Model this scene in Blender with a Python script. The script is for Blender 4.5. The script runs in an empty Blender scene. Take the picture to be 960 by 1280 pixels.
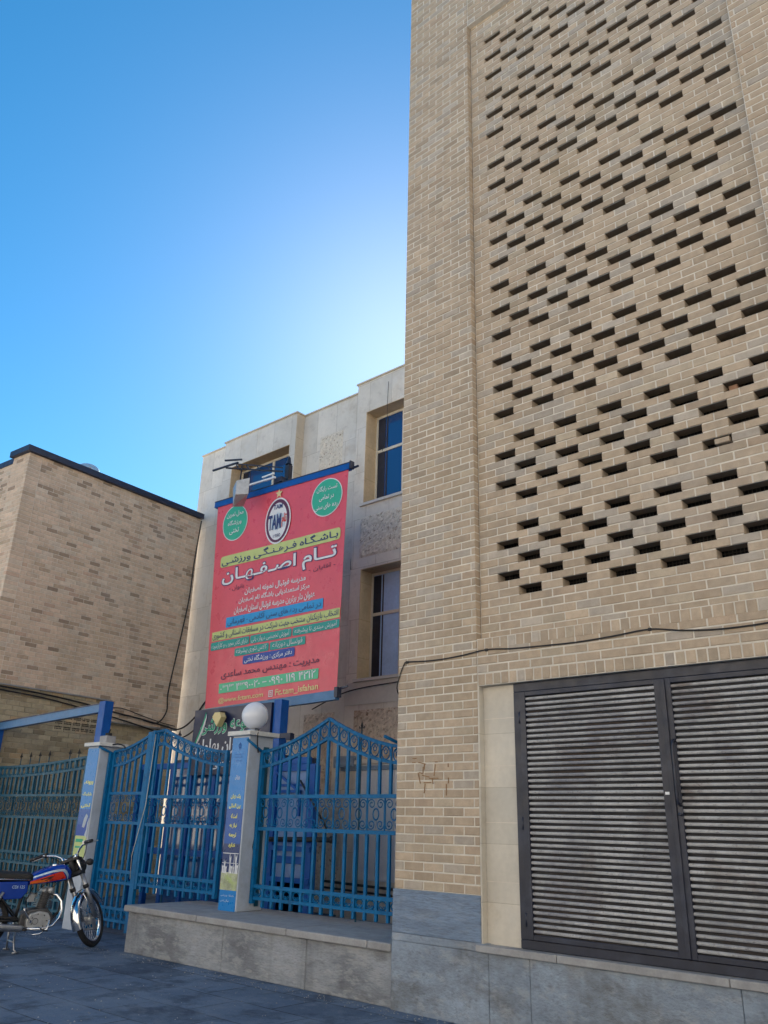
import bpy, math, random
import numpy as np
from mathutils import Vector, Matrix
R_ = math.radians
random.seed(7)
rng = np.random.default_rng(11)
scene = bpy.context.scene
COL = scene.collection

# ------------------------------------------------------------------ camera
def cam_axes(pitch, roll, yaw):
    f = np.array([-math.sin(yaw)*math.cos(pitch), math.cos(yaw)*math.cos(pitch), math.sin(pitch)])
    r = np.array([math.cos(yaw), math.sin(yaw), 0.0]); u = np.cross(r, f)
    c, s = math.cos(roll), math.sin(roll)
    return c*r+s*u, -s*r+c*u, f
cr, cu, cf = cam_axes(R_(21.166), R_(1.574), R_(41.6375))
cam = bpy.data.objects.new('camera', bpy.data.cameras.new('camera'))
COL.objects.link(cam)
cam.matrix_world = Matrix(((cr[0], cu[0], -cf[0], 0), (cr[1], cu[1], -cf[1], 0), (cr[2], cu[2], -cf[2], 1.5), (0, 0, 0, 1)))
cam.data.sensor_fit = 'HORIZONTAL'; cam.data.sensor_width = 36
cam.data.lens = 36*1012.9/960
cam.data.clip_end = 3000; cam.data.clip_start = .05
scene.camera = cam

# ------------------------------------------------------------------ light
SUN_AZ, SUN_EL = R_(128.3), R_(32.6)        # azimuth from +X towards +Y
world = bpy.data.worlds.new('World'); scene.world = world; world.use_nodes = True
wn = world.node_tree; wn.nodes.clear()
sky = wn.nodes.new('ShaderNodeTexSky'); sky.sky_type = 'NISHITA'; sky.sun_disc = False
sky.sun_elevation = SUN_EL; sky.sun_rotation = math.pi/2 - SUN_AZ
sky.altitude = 1500; sky.air_density = 1.0; sky.dust_density = .55; sky.ozone_density = 3.0
bg = wn.nodes.new('ShaderNodeBackground'); bg.inputs[1].default_value = .072
wo = wn.nodes.new('ShaderNodeOutputWorld')
hs = wn.nodes.new('ShaderNodeHueSaturation'); hs.inputs['Saturation'].default_value = 1.32; hs.inputs['Hue'].default_value = .486
wn.links.new(sky.outputs[0], hs.inputs['Color']); wn.links.new(hs.outputs[0], bg.inputs[0]); wn.links.new(bg.outputs[0], wo.inputs[0])
sl = bpy.data.lights.new('sun', 'SUN'); sl.energy = 5.0; sl.angle = R_(.5); sl.color = (1, .93, .82)
sun = bpy.data.objects.new('sun', sl); COL.objects.link(sun)
sd = Vector((math.cos(SUN_AZ)*math.cos(SUN_EL), math.sin(SUN_AZ)*math.cos(SUN_EL), math.sin(SUN_EL)))
sun.rotation_euler = sd.to_track_quat('Z', 'Y').to_euler()
sun.location = sd*60
scene.view_settings.view_transform = 'Standard'; scene.view_settings.look = 'None'
scene.view_settings.gamma = 1; scene.view_settings.use_curve_mapping = False
scene.view_settings.exposure = 1.53
scene.cycles.max_bounces = 6; scene.cycles.diffuse_bounces = 4; scene.cycles.glossy_bounces = 3
scene.cycles.use_denoising = True

# ------------------------------------------------------------------ materials
def mat(name, col=(.5, .5, .5), rough=.7, metal=0, var=.0, vscale=8, bump=0, bscale=60, bdist=.004,
        attr=False, stain=None, joints=None, spec=.5, stretch=(1, 1, 1), streak=None, trans=0):
    """procedural material: base colour, cloudy variation, optional attribute tint, stains, slab joints and bump"""
    m = bpy.data.materials.new(name); m.use_nodes = True
    n = m.node_tree.nodes; l = m.node_tree.links
    b = n['Principled BSDF']; b.inputs['Roughness'].default_value = rough; b.inputs['Metallic'].default_value = metal
    b.inputs['Specular IOR Level'].default_value = spec
    tc = n.new('ShaderNodeTexCoord'); mp = n.new('ShaderNodeMapping'); mp.inputs['Scale'].default_value = stretch
    l.new(tc.outputs['Object'], mp.inputs['Vector']); V = mp.outputs['Vector']
    if attr:
        a = n.new('ShaderNodeAttribute'); a.attribute_name = 'tint'; c = a.outputs['Color']
    else:
        a = n.new('ShaderNodeRGB'); a.outputs[0].default_value = (*col, 1); c = a.outputs[0]
    def noise(scale, detail=4, vec=V, rg=.55):
        t = n.new('ShaderNodeTexNoise'); t.inputs['Scale'].default_value = scale; t.inputs['Detail'].default_value = detail
        t.inputs['Roughness'].default_value = rg
        l.new(vec, t.inputs['Vector']); return t.outputs['Fac']
    def ramp(f, a0, b0, lo, hi):
        r = n.new('ShaderNodeMapRange'); r.inputs[1].default_value = a0; r.inputs[2].default_value = b0
        r.inputs[3].default_value = lo; r.inputs[4].default_value = hi; l.new(f, r.inputs[0]); return r.outputs[0]
    def mul(c, f):
        x = n.new('ShaderNodeVectorMath'); x.operation = 'SCALE'; l.new(c, x.inputs[0]); l.new(f, x.inputs['Scale']); return x.outputs[0]
    def mix(c, col2, f):
        x = n.new('ShaderNodeMix'); x.data_type = 'RGBA'; l.new(f, x.inputs[0]); l.new(c, x.inputs[6]); x.inputs[7].default_value = (*col2, 1); return x.outputs[2]
    if var:
        c = mul(c, ramp(noise(vscale), .3, .7, 1-var, 1+var))
        c = mul(c, ramp(noise(vscale*9, 3), .3, .7, 1-var*.5, 1+var*.5))
    hgt = None
    if joints:          # (slab width, slab height, joint colour, mortar size, axis) axis 'xz' 'yz' 'xy'
        w, h, jc, ms, ax = joints
        sx = n.new('ShaderNodeSeparateXYZ'); cx = n.new('ShaderNodeCombineXYZ'); l.new(tc.outputs['Object'], sx.inputs[0])
        i = {'x': 0, 'y': 1, 'z': 2}
        l.new(sx.outputs[i[ax[0]]], cx.inputs[0]); l.new(sx.outputs[i[ax[1]]], cx.inputs[1])
        bt = n.new('ShaderNodeTexBrick'); l.new(cx.outputs[0], bt.inputs['Vector'])
        bt.inputs['Scale'].default_value = 1; bt.inputs['Brick Width'].default_value = w; bt.inputs['Row Height'].default_value = h
        bt.inputs['Mortar Size'].default_value = ms; bt.inputs['Mortar Smooth'].default_value = .2
        bt.inputs['Color1'].default_value = (.90, .90, .90, 1); bt.inputs['Color2'].default_value = (1.08, 1.07, 1.06, 1)
        bt.inputs['Mortar'].default_value = (*jc, 1); bt.inputs['Bias'].default_value = 0
        x = n.new('ShaderNodeMix'); x.data_type = 'RGBA'; x.blend_type = 'MULTIPLY'; x.inputs[0].default_value = 1
        l.new(c, x.inputs[6]); l.new(bt.outputs['Color'], x.inputs[7]); c = x.outputs[2]
    if stain:           # list of (colour, scale, lo, hi, strength)
        for (sc_, s, lo, hi, st) in stain:
            c = mix(c, sc_, ramp(noise(s, 5, rg=.65), lo, hi, 0, st))
    if streak:
        sc_, s, lo, hi, st = streak
        mp2 = n.new('ShaderNodeMapping'); mp2.inputs['Scale'].default_value = (s, s, s*.12); l.new(tc.outputs['Object'], mp2.inputs[0])
        c = mix(c, sc_, ramp(noise(1, 5, vec=mp2.outputs[0], rg=.6), lo, hi, 0, st))
    l.new(c, b.inputs['Base Color'])
    if bump:
        bp = n.new('ShaderNodeBump'); bp.inputs['Strength'].default_value = bump; bp.inputs['Distance'].default_value = bdist
        l.new(noise(bscale, 6, rg=.7), bp.inputs['Height']); l.new(bp.outputs[0], b.inputs['Normal'])
    if rough > .3 and rough < .95 and not trans:
        l.new(ramp(noise(vscale*3, 3), .3, .7, max(.05, rough-.12), min(1, rough+.1)), b.inputs['Roughness'])
    if trans: b.inputs['Transmission Weight'].default_value = trans
    return m

M = {}
M['brick'] = mat('fired_brick', rough=.9, attr=True, var=.10, vscale=14, bump=.6, bscale=120, bdist=.004, spec=.2,
                 stain=[((.50, .50, .50), .55, .56, .82, .35), ((.34, .27, .17), .9, .54, .70, .30), ((.33, .29, .24), 3.4, .56, .68, .28)], streak=((.29, .25, .20), 3.0, .54, .70, .32))
M['mortar'] = mat('lime_mortar', (.64, .60, .53), .95, var=.12, vscale=3, bump=.6, bscale=150, bdist=.003, spec=.1)
M['mortar_l'] = mat('sandy_mortar', (.70, .63, .55), .95, var=.12, vscale=3, bump=.6, bscale=150, bdist=.003, spec=.1)
M['mortar_old'] = mat('crumbling_mortar', (.40, .36, .28), .95, var=.25, vscale=3, bump=.8, bscale=80, bdist=.006, spec=.1)
M['granite'] = mat('chiselled_granite', (.27, .36, .50), .8, var=.14, vscale=3, bump=1, bscale=30, bdist=.03, stretch=(.5, .5, 3.0),
                   stain=[((.17, .20, .25), 22, .50, .62, .5), ((.19, .185, .17), 1.3, .54, .68, .5), ((.42, .47, .55), 7, .52, .66, .4)], streak=((.13, .125, .11), 3.2, .58, .8, .6))
M['granite_low'] = mat('splashed_granite', (.29, .35, .43), .85, var=.2, vscale=2.2, bump=1, bscale=34, bdist=.018, stretch=(1, 1, 1.6),
                   stain=[((.15, .155, .155), 1.0, .49, .60, .7), ((.40, .42, .45), 5, .53, .64, .5), ((.14, .15, .16), 14, .55, .65, .4)], streak=((.12, .115, .10), 2.2, .52, .75, .7))
M['stone_wall'] = mat('rough_stone_facing', (.40, .425, .46), .9, var=.2, vscale=2.4, bump=1, bscale=34, bdist=.035, stretch=(.7, .7, 1.9),
                   stain=[((.17, .18, .20), 1.4, .51, .64, .65), ((.50, .51, .52), 9, .52, .62, .6), ((.15, .155, .165), 3.2, .56, .66, .5)], streak=((.15, .155, .16), 2.6, .53, .68, .5))
M['cap_stone'] = mat('worn_cap_stone', (.31, .31, .315), .8, var=.15, vscale=6, bump=.5, bscale=60, bdist=.004, stain=[((.17, .165, .155), 2.1, .52, .75, .5)])
M['travertine'] = mat('travertine', (.58, .54, .465), .7, var=.10, vscale=2, bump=.3, bscale=70, bdist=.003,
                      stain=[((.36, .28, .17), 2.2, .58, .82, .5), ((.55, .54, .50), 1.2, .5, .7, .4)], joints=(3.0, .46, (.72, .7, .66), .003, 'xz'))
M['travertine_bounce'] = mat('bounce_tinted_travertine', (.56, .44, .29), .7, var=.12, vscale=2, bump=.3, bscale=70, bdist=.003,  # warm tan base paints bounced light into the window reveals
                      stain=[((.30, .20, .10), 3.2, .58, .82, .6)], joints=(3.0, .75, (.7, .62, .5), .004, 'yz'))
M['marble'] = mat('marble_cladding', (.66, .62, .56), .6, var=.08, vscale=1.5, bump=.15, bscale=40, bdist=.002,
                  stain=[((.40, .31, .22), 1.6, .54, .70, .4), ((.40, .36, .33), 5, .57, .66, .35), ((.66, .655, .65), .9, .5, .7, .5)], streak=((.34, .31, .28), 2.5, .62, .85, .45),
                  joints=(.62, 1.05, (.62, .58, .54), .005, 'xz'))
M['marble_plain'] = mat('marble_trim', (.58, .56, .53), .6, var=.08, vscale=1.5, bump=.15, bscale=40, bdist=.002, streak=((.30, .27, .24), 3.5, .6, .85, .45))
M['marble_side'] = mat('marble_reveal_side', (.56, .48, .37), .6, var=.1, vscale=1.5, joints=(3, .9, (.66, .6, .54), .005, 'yz'), streak=((.30, .22, .14), 2.5, .6, .85, .4))
M['pebble'] = mat('pebble_dash', (.68, .62, .53), .95, var=.15, vscale=14, bump=1, bscale=38, bdist=.012,
                  stain=[((.22, .15, .10), 19, .57, .63, .8), ((.75, .72, .66), 22, .54, .62, .5)])
M['pebble_dark'] = mat('weathered_pebble_dash', (.62, .53, .44), .95, var=.22, vscale=14, bump=1, bscale=38, bdist=.012,
                  stain=[((.18, .11, .07), 15, .55, .64, .75), ((.26, .18, .12), 1.2, .52, .65, .65), ((.50, .46, .42), 18, .58, .68, .4)])
M['door_metal'] = mat('slate_painted_steel', (.016, .020, .038), .45, var=.25, vscale=3, stain=[((.05, .06, .09), 3, .52, .7, .5)], bump=.15, bscale=30)
M['slat'] = mat('dusty_grey_slats', (.40, .40, .405), .6, var=.25, vscale=2.5, bump=.35, bscale=110, bdist=.002,
                stain=[((.10, .055, .03), 1.3, .56, .70, .85), ((.12, .13, .17), 1.6, .5, .66, .6), ((.13, .12, .12), 45, .54, .66, .6)])
M['slat_back'] = mat('dark_backing', (.020, .020, .024), .8, var=.4, vscale=4, stain=[((.06, .035, .02), 1.6, .55, .75, .7)])  # near-black sheet behind the louvre slats
M['teal'] = mat('teal_blue_gloss_paint', (.0015, .125, .31), .5, spec=.18, var=.12, vscale=6, bump=.12, bscale=50, stain=[((.003, .05, .12), 5, .54, .68, .6), ((.05, .16, .26), 9, .58, .68, .5), ((.05, .03, .02), 24, .62, .70, .7)])
M['teal_dark'] = mat('dark_teal_paint', (.003, .078, .135), .55, var=.2, vscale=5, bump=.12, bscale=50, stain=[((.005, .05, .08), 5, .55, .8, .6)])  # darker tone than the main gate teal
M['blue'] = mat('royal_blue_paint', (.003, .085, .36), .4, spec=.3, var=.12, vscale=5, stain=[((.10, .16, .30), 6, .64, .8, .5)])
M['blue_pale'] = mat('sunbleached_blue_paint', (.07, .19, .38), .5, var=.12, vscale=5)
M['navy'] = mat('navy_paint', (.010, .022, .070), .4, var=.2, vscale=4)
M['fascia'] = mat('blue_black_fascia', (.014, .022, .055), .45, var=.25, vscale=3)
M['black'] = mat('black_rubber', (.018, .018, .020), .6, var=.2, vscale=20)
M['tyre'] = mat('tyre_rubber', (.014, .014, .016), .8, var=.2, vscale=20, bump=.4, bscale=120)
M['cable'] = mat('cable_sheath', (.022, .020, .020), .6)
M['chrome'] = mat('chrome', (.75, .76, .78), .14, 1, spec=.5)
M['steel'] = mat('dull_steel', (.40, .41, .43), .38, .9, var=.15, vscale=12)
M['alu'] = mat('cast_aluminium', (.42, .43, .44), .45, .6, var=.15, vscale=12, bump=.2, bscale=90)
M['grime'] = mat('oily_engine_metal', (.10, .10, .105), .45, .7, var=.3, vscale=20, bump=.3, bscale=90)
M['tank'] = mat('metallic_blue_bodywork', (.006, .05, .36), .18, .25, var=.05)
M['red'] = mat('red_decal', (.62, .035, .01), .35); M['orange'] = mat('orange_decal', (.80, .16, .02), .35)
M['silver'] = mat('silver_decal', (.45, .60, .72), .3, .3)
M['seat'] = mat('black_vinyl', (.012, .012, .013), .45, var=.2, vscale=20)
M['white'] = mat('white_plastic', (.75, .77, .80), .4, var=.03)
M['globe'] = mat('opal_plastic_globe', (.72, .75, .82), .28, var=.03, vscale=3, spec=.6)
M['pillar'] = mat('painted_stone_pillar', (.44, .49, .56), .7, var=.1, vscale=3, bump=.3, bscale=40,
                  stain=[((.30, .30, .30), 2.5, .56, .8, .6)], streak=((.25, .26, .27), 4, .6, .8, .4))
M['pillar_cap'] = mat('pale_marble_cap', (.60, .60, .58), .6, var=.1, vscale=5, stain=[((.34, .33, .30), 6, .6, .8, .5)])
M['poster_hi'] = mat('sky_blue_vinyl', (.004, .20, .56), .35, var=.05)
M['poster_mid'] = mat('mid_blue_vinyl', (.004, .085, .36), .35, var=.05)
M['poster_low'] = mat('deep_blue_vinyl', (.004, .03, .14), .35, var=.05)
M['poster_crowd'] = mat('pitch_print', (.42, .46, .30), .5, var=.3, vscale=9, stain=[((.40, .55, .10), 8, .5, .7, .7), ((.75, .74, .68), 12, .55, .7, .7)])
M['ink_yellow'] = mat('yellow_ink', (.90, .86, .16), .5); M['ink_white'] = mat('white_ink', (.70, .72, .76), .5)
M['ink_dark'] = mat('dark_ink', (.03, .03, .06), .5); M['ink_blue'] = mat('navy_ink', (.02, .04, .16), .5)
M['ink_maroon'] = mat('maroon_ink', (.28, .015, .045), .5); M['ink_plum'] = mat('plum_ink', (.10, .02, .07), .5)
M['ink_cream'] = mat('cream_ink', (.72, .60, .30), .5); M['ink_green'] = mat('green_ink', (.02, .36, .20), .5)
M['cloth'] = mat('red_banner_vinyl', (.68, .09, .13), .36, var=.06, vscale=2)
M['b_green'] = mat('green_print', (.030, .40, .27), .5, var=.04); M['b_lime'] = mat('lime_print', (.50, .58, .22), .5, var=.04)
M['b_cyan'] = mat('cyan_print', (.01, .30, .66), .5, var=.04); M['b_teal'] = mat('teal_print', (.01, .30, .27), .5, var=.04)
M['b_blue'] = mat('blue_print', (.02, .07, .36), .5, var=.04); M['b_mint'] = mat('mint_print', (.10, .52, .30), .5, var=.04)
M['sign_navy'] = mat('navy_signboard', (.008, .016, .060), .4, var=.1, vscale=2)
M['glass'] = mat('sky_tinted_glass', (.012, .060, .20), .04, 0, spec=1.0)  # blue base paints the sky reflected in the panes
M['curtain'] = mat('window_blind', (.14, .21, .36), .5, var=.08, vscale=2)
M['glass_sky'] = mat('curtained_sky_glass', (.38, .56, .85), .12, 0, var=.1, vscale=2, spec=.9)  # pale blue base paints sky reflection over the curtained pane
M['frame_w'] = mat('cream_aluminium', (.60, .56, .47), .4, var=.06)
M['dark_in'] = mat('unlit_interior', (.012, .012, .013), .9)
M['grille'] = mat('rusty_mesh', (.045, .040, .035), .7, .3, var=.3, vscale=30)
M['roof'] = mat('roof_bitumen', (.10, .10, .10), .9, var=.2)
M['scrape'] = mat('brown_paint_smears', (.27, .155, .075), .9, var=.3, vscale=30)
M['panel_blue'] = mat('translucent_blue_sheet', (.16, .26, .48), .4, var=.1, vscale=4)

# ------------------------------------------------------------------ mesh helper
class MB:
    def __init__(s): s.v = []; s.f = []; s.t = []; s.mi = []; s.smooth = []
    def add(s, verts, faces, tint=None, mi=0, smooth=False):
        o = len(s.v); s.v += [tuple(map(float, p)) for p in verts]
        for f in faces: s.f.append(tuple(i+o for i in f)); s.t.append(tint); s.mi.append(mi); s.smooth.append(smooth)
    def box(s, x0, x1, y0, y1, z0, z1, **k):
        v = [(x, y, z) for x in (x0, x1) for y in (y0, y1) for z in (z0, z1)]
        s.add(v, [(0, 1, 3, 2), (4, 6, 7, 5), (0, 4, 5, 1), (2, 3, 7, 6), (0, 2, 6, 4), (1, 5, 7, 3)], **k)
    def bar(s, a, b, w, h=None, up=(0, 0, 1), **k):
        a = Vector(a); b = Vector(b); h = h or w; d = (b-a).normalized(); up = Vector(up)
        if abs(d.dot(up)) > .98: up = Vector((0, 1, 0)) if abs(d.y) < .9 else Vector((1, 0, 0))
        x = d.cross(up).normalized()*w/2; y = x.cross(d).normalized()*h/2
        v = [p+sx*x+sy*y for p in (a, b) for sx, sy in ((-1, -1), (1, -1), (1, 1), (-1, 1))]
        s.add(v, [(3, 2, 1, 0), (4, 5, 6, 7), (0, 1, 5, 4), (1, 2, 6, 5), (2, 3, 7, 6), (3, 0, 4, 7)], **k)
    def tube(s, pts, r, n=8, closed=False, cap=True, smooth=True, **k):
        P = [Vector(p) for p in pts]; N = len(P); rs = r if isinstance(r, (list, tuple)) else [r]*N
        rings = []; prev = None
        for i, p in enumerate(P):
            if closed: d = (P[(i+1) % N]-P[i-1])
            else: d = (P[min(i+1, N-1)]-P[max(i-1, 0)])
            d.normalize()
            if prev is None:
                u = Vector((0, 0, 1)) if abs(d.z) < .9 else Vector((0, 1, 0)); x = d.cross(u).normalized()
            else:
                x = (prev-d*prev.dot(d)); x = x.normalized() if x.length > 1e-6 else d.orthogonal().normalized()
            prev = x; y = d.cross(x)
            rings.append([p+rs[i]*(math.cos(2*math.pi*j/n)*x+math.sin(2*math.pi*j/n)*y) for j in range(n)])
        v = [q for rg in rings for q in rg]; f = []
        for i in range(N if closed else N-1):
            a = i*n; b = ((i+1) % N)*n
            for j in range(n): f.append((a+j, a+(j+1) % n, b+(j+1) % n, b+j))
        s.add(v, f, smooth=smooth, **k)
        if cap and not closed:
            o = len(s.v)-len(v)
            s.f.append(tuple(o+j for j in reversed(range(n)))); s.t.append(None); s.mi.append(k.get('mi', 0)); s.smooth.append(False)
            s.f.append(tuple(o+(N-1)*n+j for j in range(n))); s.t.append(None); s.mi.append(k.get('mi', 0)); s.smooth.append(False)
    def lathe(s, prof, c, axis=(0, 0, 1), n=24, smooth=True, **k):
        c = Vector(c); ax = Vector(axis).normalized(); x = ax.orthogonal().normalized(); y = ax.cross(x); v = []
        for r, h in prof:
            for j in range(n):
                a = 2*math.pi*j/n; v.append(c+ax*h+r*(math.cos(a)*x+math.sin(a)*y))
        f = [(i*n+j, i*n+(j+1) % n, (i+1)*n+(j+1) % n, (i+1)*n+j) for i in range(len(prof)-1) for j in range(n)]
        s.add(v, f, smooth=smooth, **k)
    def prism(s, poly, a, b, fn, **k):
        """extrude a 2-D polygon between depths a and b; fn(u, v, d) -> 3-D"""
        n = len(poly); v = [fn(p[0], p[1], a) for p in poly]+[fn(p[0], p[1], b) for p in poly]
        f = [tuple(range(n)), tuple(reversed(range(n, 2*n)))]+[(i, (i+1) % n+0 if False else (i+1) % n, (i+1) % n+n, i+n) for i in range(n)]
        s.add(v, [f[0], f[1]]+[(b_, a_, d_, c_) for a_, b_, c_, d_ in f[2:]], **k)
    def xf(s, m, start=0):
        s.v[start:] = [tuple(m @ Vector(p)) for p in s.v[start:]]; return s
    def build(s, name, mats, parent=None, bevel=0, recalc=True):
        me = bpy.data.meshes.new(name); me.from_pydata(s.v, [], s.f)
        for m in (mats if isinstance(mats, (list, tuple)) else [mats]): me.materials.append(m)
        me.polygons.foreach_set('material_index', s.mi); me.polygons.foreach_set('use_smooth', s.smooth)
        if any(t is not None for t in s.t):
            ca = me.color_attributes.new('tint', 'FLOAT_COLOR', 'CORNER'); arr = []
            for t, f in zip(s.t, s.f):
                t = t or (.5, .5, .5); arr += [t[0], t[1], t[2], 1]*len(f)
            ca.data.foreach_set('color', arr)
        me.update()
        if recalc:
            import bmesh
            bm = bmesh.new(); bm.from_mesh(me); bmesh.ops.recalc_face_normals(bm, faces=bm.faces); bm.to_mesh(me); bm.free()
        o = bpy.data.objects.new(name, me); COL.objects.link(o)
        if parent: o.parent = parent
        if bevel:
            b = o.modifiers.new('bevel', 'BEVEL'); b.width = bevel; b.segments = 2; b.limit_method = 'ANGLE'
        return o

def islands(mb, name, m, root, place=True, **k):
    """link every separate closed piece in mb as a part of its own"""
    par = list(range(len(mb.v)))
    def find(a):
        while par[a] != a: par[a] = par[par[a]]; a = par[a]
        return a
    for f in mb.f:
        for q in f[1:]: par[find(q)] = find(f[0])
    groups = {}
    for i, f in enumerate(mb.f): groups.setdefault(find(f[0]), []).append(i)
    out = []
    for g_ in groups.values():
        b = MB(); idx = sorted({q for i in g_ for q in mb.f[i]}); mp = {q: j for j, q in enumerate(idx)}
        b.v = [mb.v[q] for q in idx]; b.f = [tuple(mp[q] for q in mb.f[i]) for i in g_]
        b.t = [mb.t[i] for i in g_]; b.mi = [mb.mi[i] for i in g_]; b.smooth = [mb.smooth[i] for i in g_]
        o = b.build(name, m, None, **k)
        if place: put(o, root)
        else: o.parent = root
        out.append(o)
    return out
def tag(o, label=None, cat=None, group=None, kind=None):
    if label: o['label'] = label
    if cat: o['category'] = cat
    if group: o['group'] = group
    if kind: o['kind'] = kind
    return o
def thing(name, loc, label, cat, group=None):
    o = bpy.data.objects.new(name, None); COL.objects.link(o); o.location = loc; o.empty_display_size = .2
    tag(o, label, cat, group, 'thing'); return o
def put(o, root):      # parent a world-built mesh under an Empty that sits at its own base
    o.parent = root; o.matrix_parent_inverse = Matrix.Translation(-Vector(root.location)); return o

# ------------------------------------------------------------------ bricks as geometry
def jit(a): return random.uniform(-a, a)
def brick_course(mb, mo, fr, z0, z1, u0, u1, L, off, depth, skip=None, tints=None, gap=.0115, back=.012):
    """one course of real bricks from u0 to u1; fr(u, d, z) maps into the world (d grows into the wall)"""
    u = u0+off-L*math.ceil((off)/L+.001)
    while u < u1-.01:
        a, b = max(u, u0), min(u+L, u1)
        if b-a > .02:
            hole = skip and skip((a+b)/2, z0)
            if not hole: one_brick(mb, fr, a+gap/2, b-gap/2, z0+gap/2, z1-gap/2, depth, tints)
        u += L
def one_brick(mb, fr, a, b, z0, z1, depth, tints, proud=None):
    t = tints() ; p = jit(.0022) if proud is None else proud
    c = .004; da = [jit(.0022) for _ in range(8)]
    q = [(a+c+da[0], p, z0+c+da[1]), (b-c+da[2], p+jit(.001), z0+c+da[3]), (b-c+da[4], p+jit(.001), z1-c+da[5]), (a+c+da[6], p, z1-c+da[7]),
         (a, p+.006, z0), (b, p+.006, z0), (b, p+.006, z1), (a, p+.006, z1), (a, depth, z0), (b, depth, z0), (b, depth, z1), (a, depth, z1)]
    v = [fr(u, d, z) for u, d, z in q]
    f = [(0, 1, 2, 3)]+[(i, (i+1) % 4, (i+1) % 4+4, i+4)[::-1] for i in range(4)]+[(i+4, (i+1) % 4+4, (i+1) % 4+8, i+8)[::-1] for i in range(4)]
    mb.add(v, f, tint=t)
def tint_tan():
    k = random.random(); g = random.gauss(1, .065)
    c = (.452, .360, .268)
    if k < .025: c = (.42, .325, .24)
    elif k < .17: c = (.43, .375, .315)
    elif k < .24: c = (.40, .325, .245)
    elif k < .32: c = (.47, .39, .295)
    return tuple(max(.02, x*g) for x in c)
def tint_left():
    k = random.random(); g = random.gauss(1, .05)
    c = (.64, .495, .375)
    if k < .06: c = (.36, .27, .20)
    elif k < .15: c = (.48, .365, .265)
    elif k < .19: c = (.56, .40, .30)
    elif k < .30: c = (.64, .53, .42)
    return tuple(max(.02, x*g) for x in c)
def tint_cream():
    k = random.random(); g = random.gauss(1, .10); c = (.42, .36, .25)
    if k < .15: c = (.30, .25, .17)
    elif k < .25: c = (.46, .35, .22)
    return tuple(max(.02, x*g) for x in c)

# ================================================================== GROUND
g = MB()
g.box(-400, 400, -400, 400, -.4, 0)
def ground_mat():
    m = bpy.data.materials.new('worn_paving'); m.use_nodes = True; n = m.node_tree.nodes; l = m.node_tree.links
    b = n['Principled BSDF']; b.inputs['Roughness'].default_value = .82; b.inputs['Specular IOR Level'].default_value = .35
    tc = n.new('ShaderNodeTexCoord'); mp = n.new('ShaderNodeMapping'); mp.inputs['Rotation'].default_value[2] = R_(0)
    l.new(tc.outputs['Object'], mp.inputs[0])
    wrp = n.new('ShaderNodeTexNoise'); wrp.inputs['Scale'].default_value = 1.6; l.new(mp.outputs[0], wrp.inputs[0])
    sc_ = n.new('ShaderNodeVectorMath'); sc_.operation = 'SCALE'; sc_.inputs['Scale'].default_value = .06; l.new(wrp.outputs['Color'], sc_.inputs[0])
    ad = n.new('ShaderNodeVectorMath'); ad.operation = 'ADD'; l.new(mp.outputs[0], ad.inputs[0]); l.new(sc_.outputs[0], ad.inputs[1])
    bt = n.new('ShaderNodeTexBrick'); l.new(ad.outputs[0], bt.inputs['Vector']); bt.inputs['Scale'].default_value = 1
    bt.inputs['Brick Width'].default_value = .92; bt.inputs['Row Height'].default_value = .55; bt.inputs['Mortar Size'].default_value = .011
    bt.inputs['Mortar Smooth'].default_value = .6
    bt.inputs['Color1'].default_value = (.055, .085, .135, 1); bt.inputs['Color2'].default_value = (.125, .185, .275, 1); bt.inputs['Mortar'].default_value = (.018,.028,.045, 1)
    c = bt.outputs['Color']
    for s, lo, hi, col, st, det in ((.9, .46, .60, (.17, .225, .30), .7, 6), (2.2, .50, .62, (.030, .052, .090), .75, 6), (5.5, .52, .64, (.17, .20, .25), .5, 6), (38, .60, .74, (.27, .27, .27), .45, 2), (55, .60, .7, (.05, .05, .055), .6, 2)):
        t = n.new('ShaderNodeTexNoise'); t.inputs['Scale'].default_value = s; t.inputs['Detail'].default_value = det; t.inputs['Roughness'].default_value = .68
        l.new(tc.outputs['Object'], t.inputs[0])
        r = n.new('ShaderNodeMapRange'); r.inputs[1].default_value = lo; r.inputs[2].default_value = hi; r.inputs[4].default_value = st; l.new(t.outputs['Fac'], r.inputs[0])
        x = n.new('ShaderNodeMix'); x.data_type = 'RGBA'; l.new(r.outputs[0], x.inputs[0]); l.new(c, x.inputs[6]); x.inputs[7].default_value = (*col, 1); c = x.outputs[2]
    l.new(c, b.inputs['Base Color'])
    t = n.new('ShaderNodeTexNoise'); t.inputs['Scale'].default_value = 30; t.inputs['Detail'].default_value = 8; t.inputs['Roughness'].default_value = .7; l.new(tc.outputs['Object'], t.inputs[0])
    a2 = n.new('ShaderNodeMath'); a2.operation = 'MULTIPLY_ADD'; a2.inputs[1].default_value = -1.2; l.new(bt.outputs['Fac'], a2.inputs[0]); l.new(t.outputs['Fac'], a2.inputs[2])
    bp = n.new('ShaderNodeBump'); bp.inputs['Strength'].default_value = .8; bp.inputs['Distance'].default_value = .010; l.new(a2.outputs[0], bp.inputs['Height']); l.new(bp.outputs[0], b.inputs['Normal'])
    return m
tag(g.build('ground', ground_mat()), kind='structure')

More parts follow.
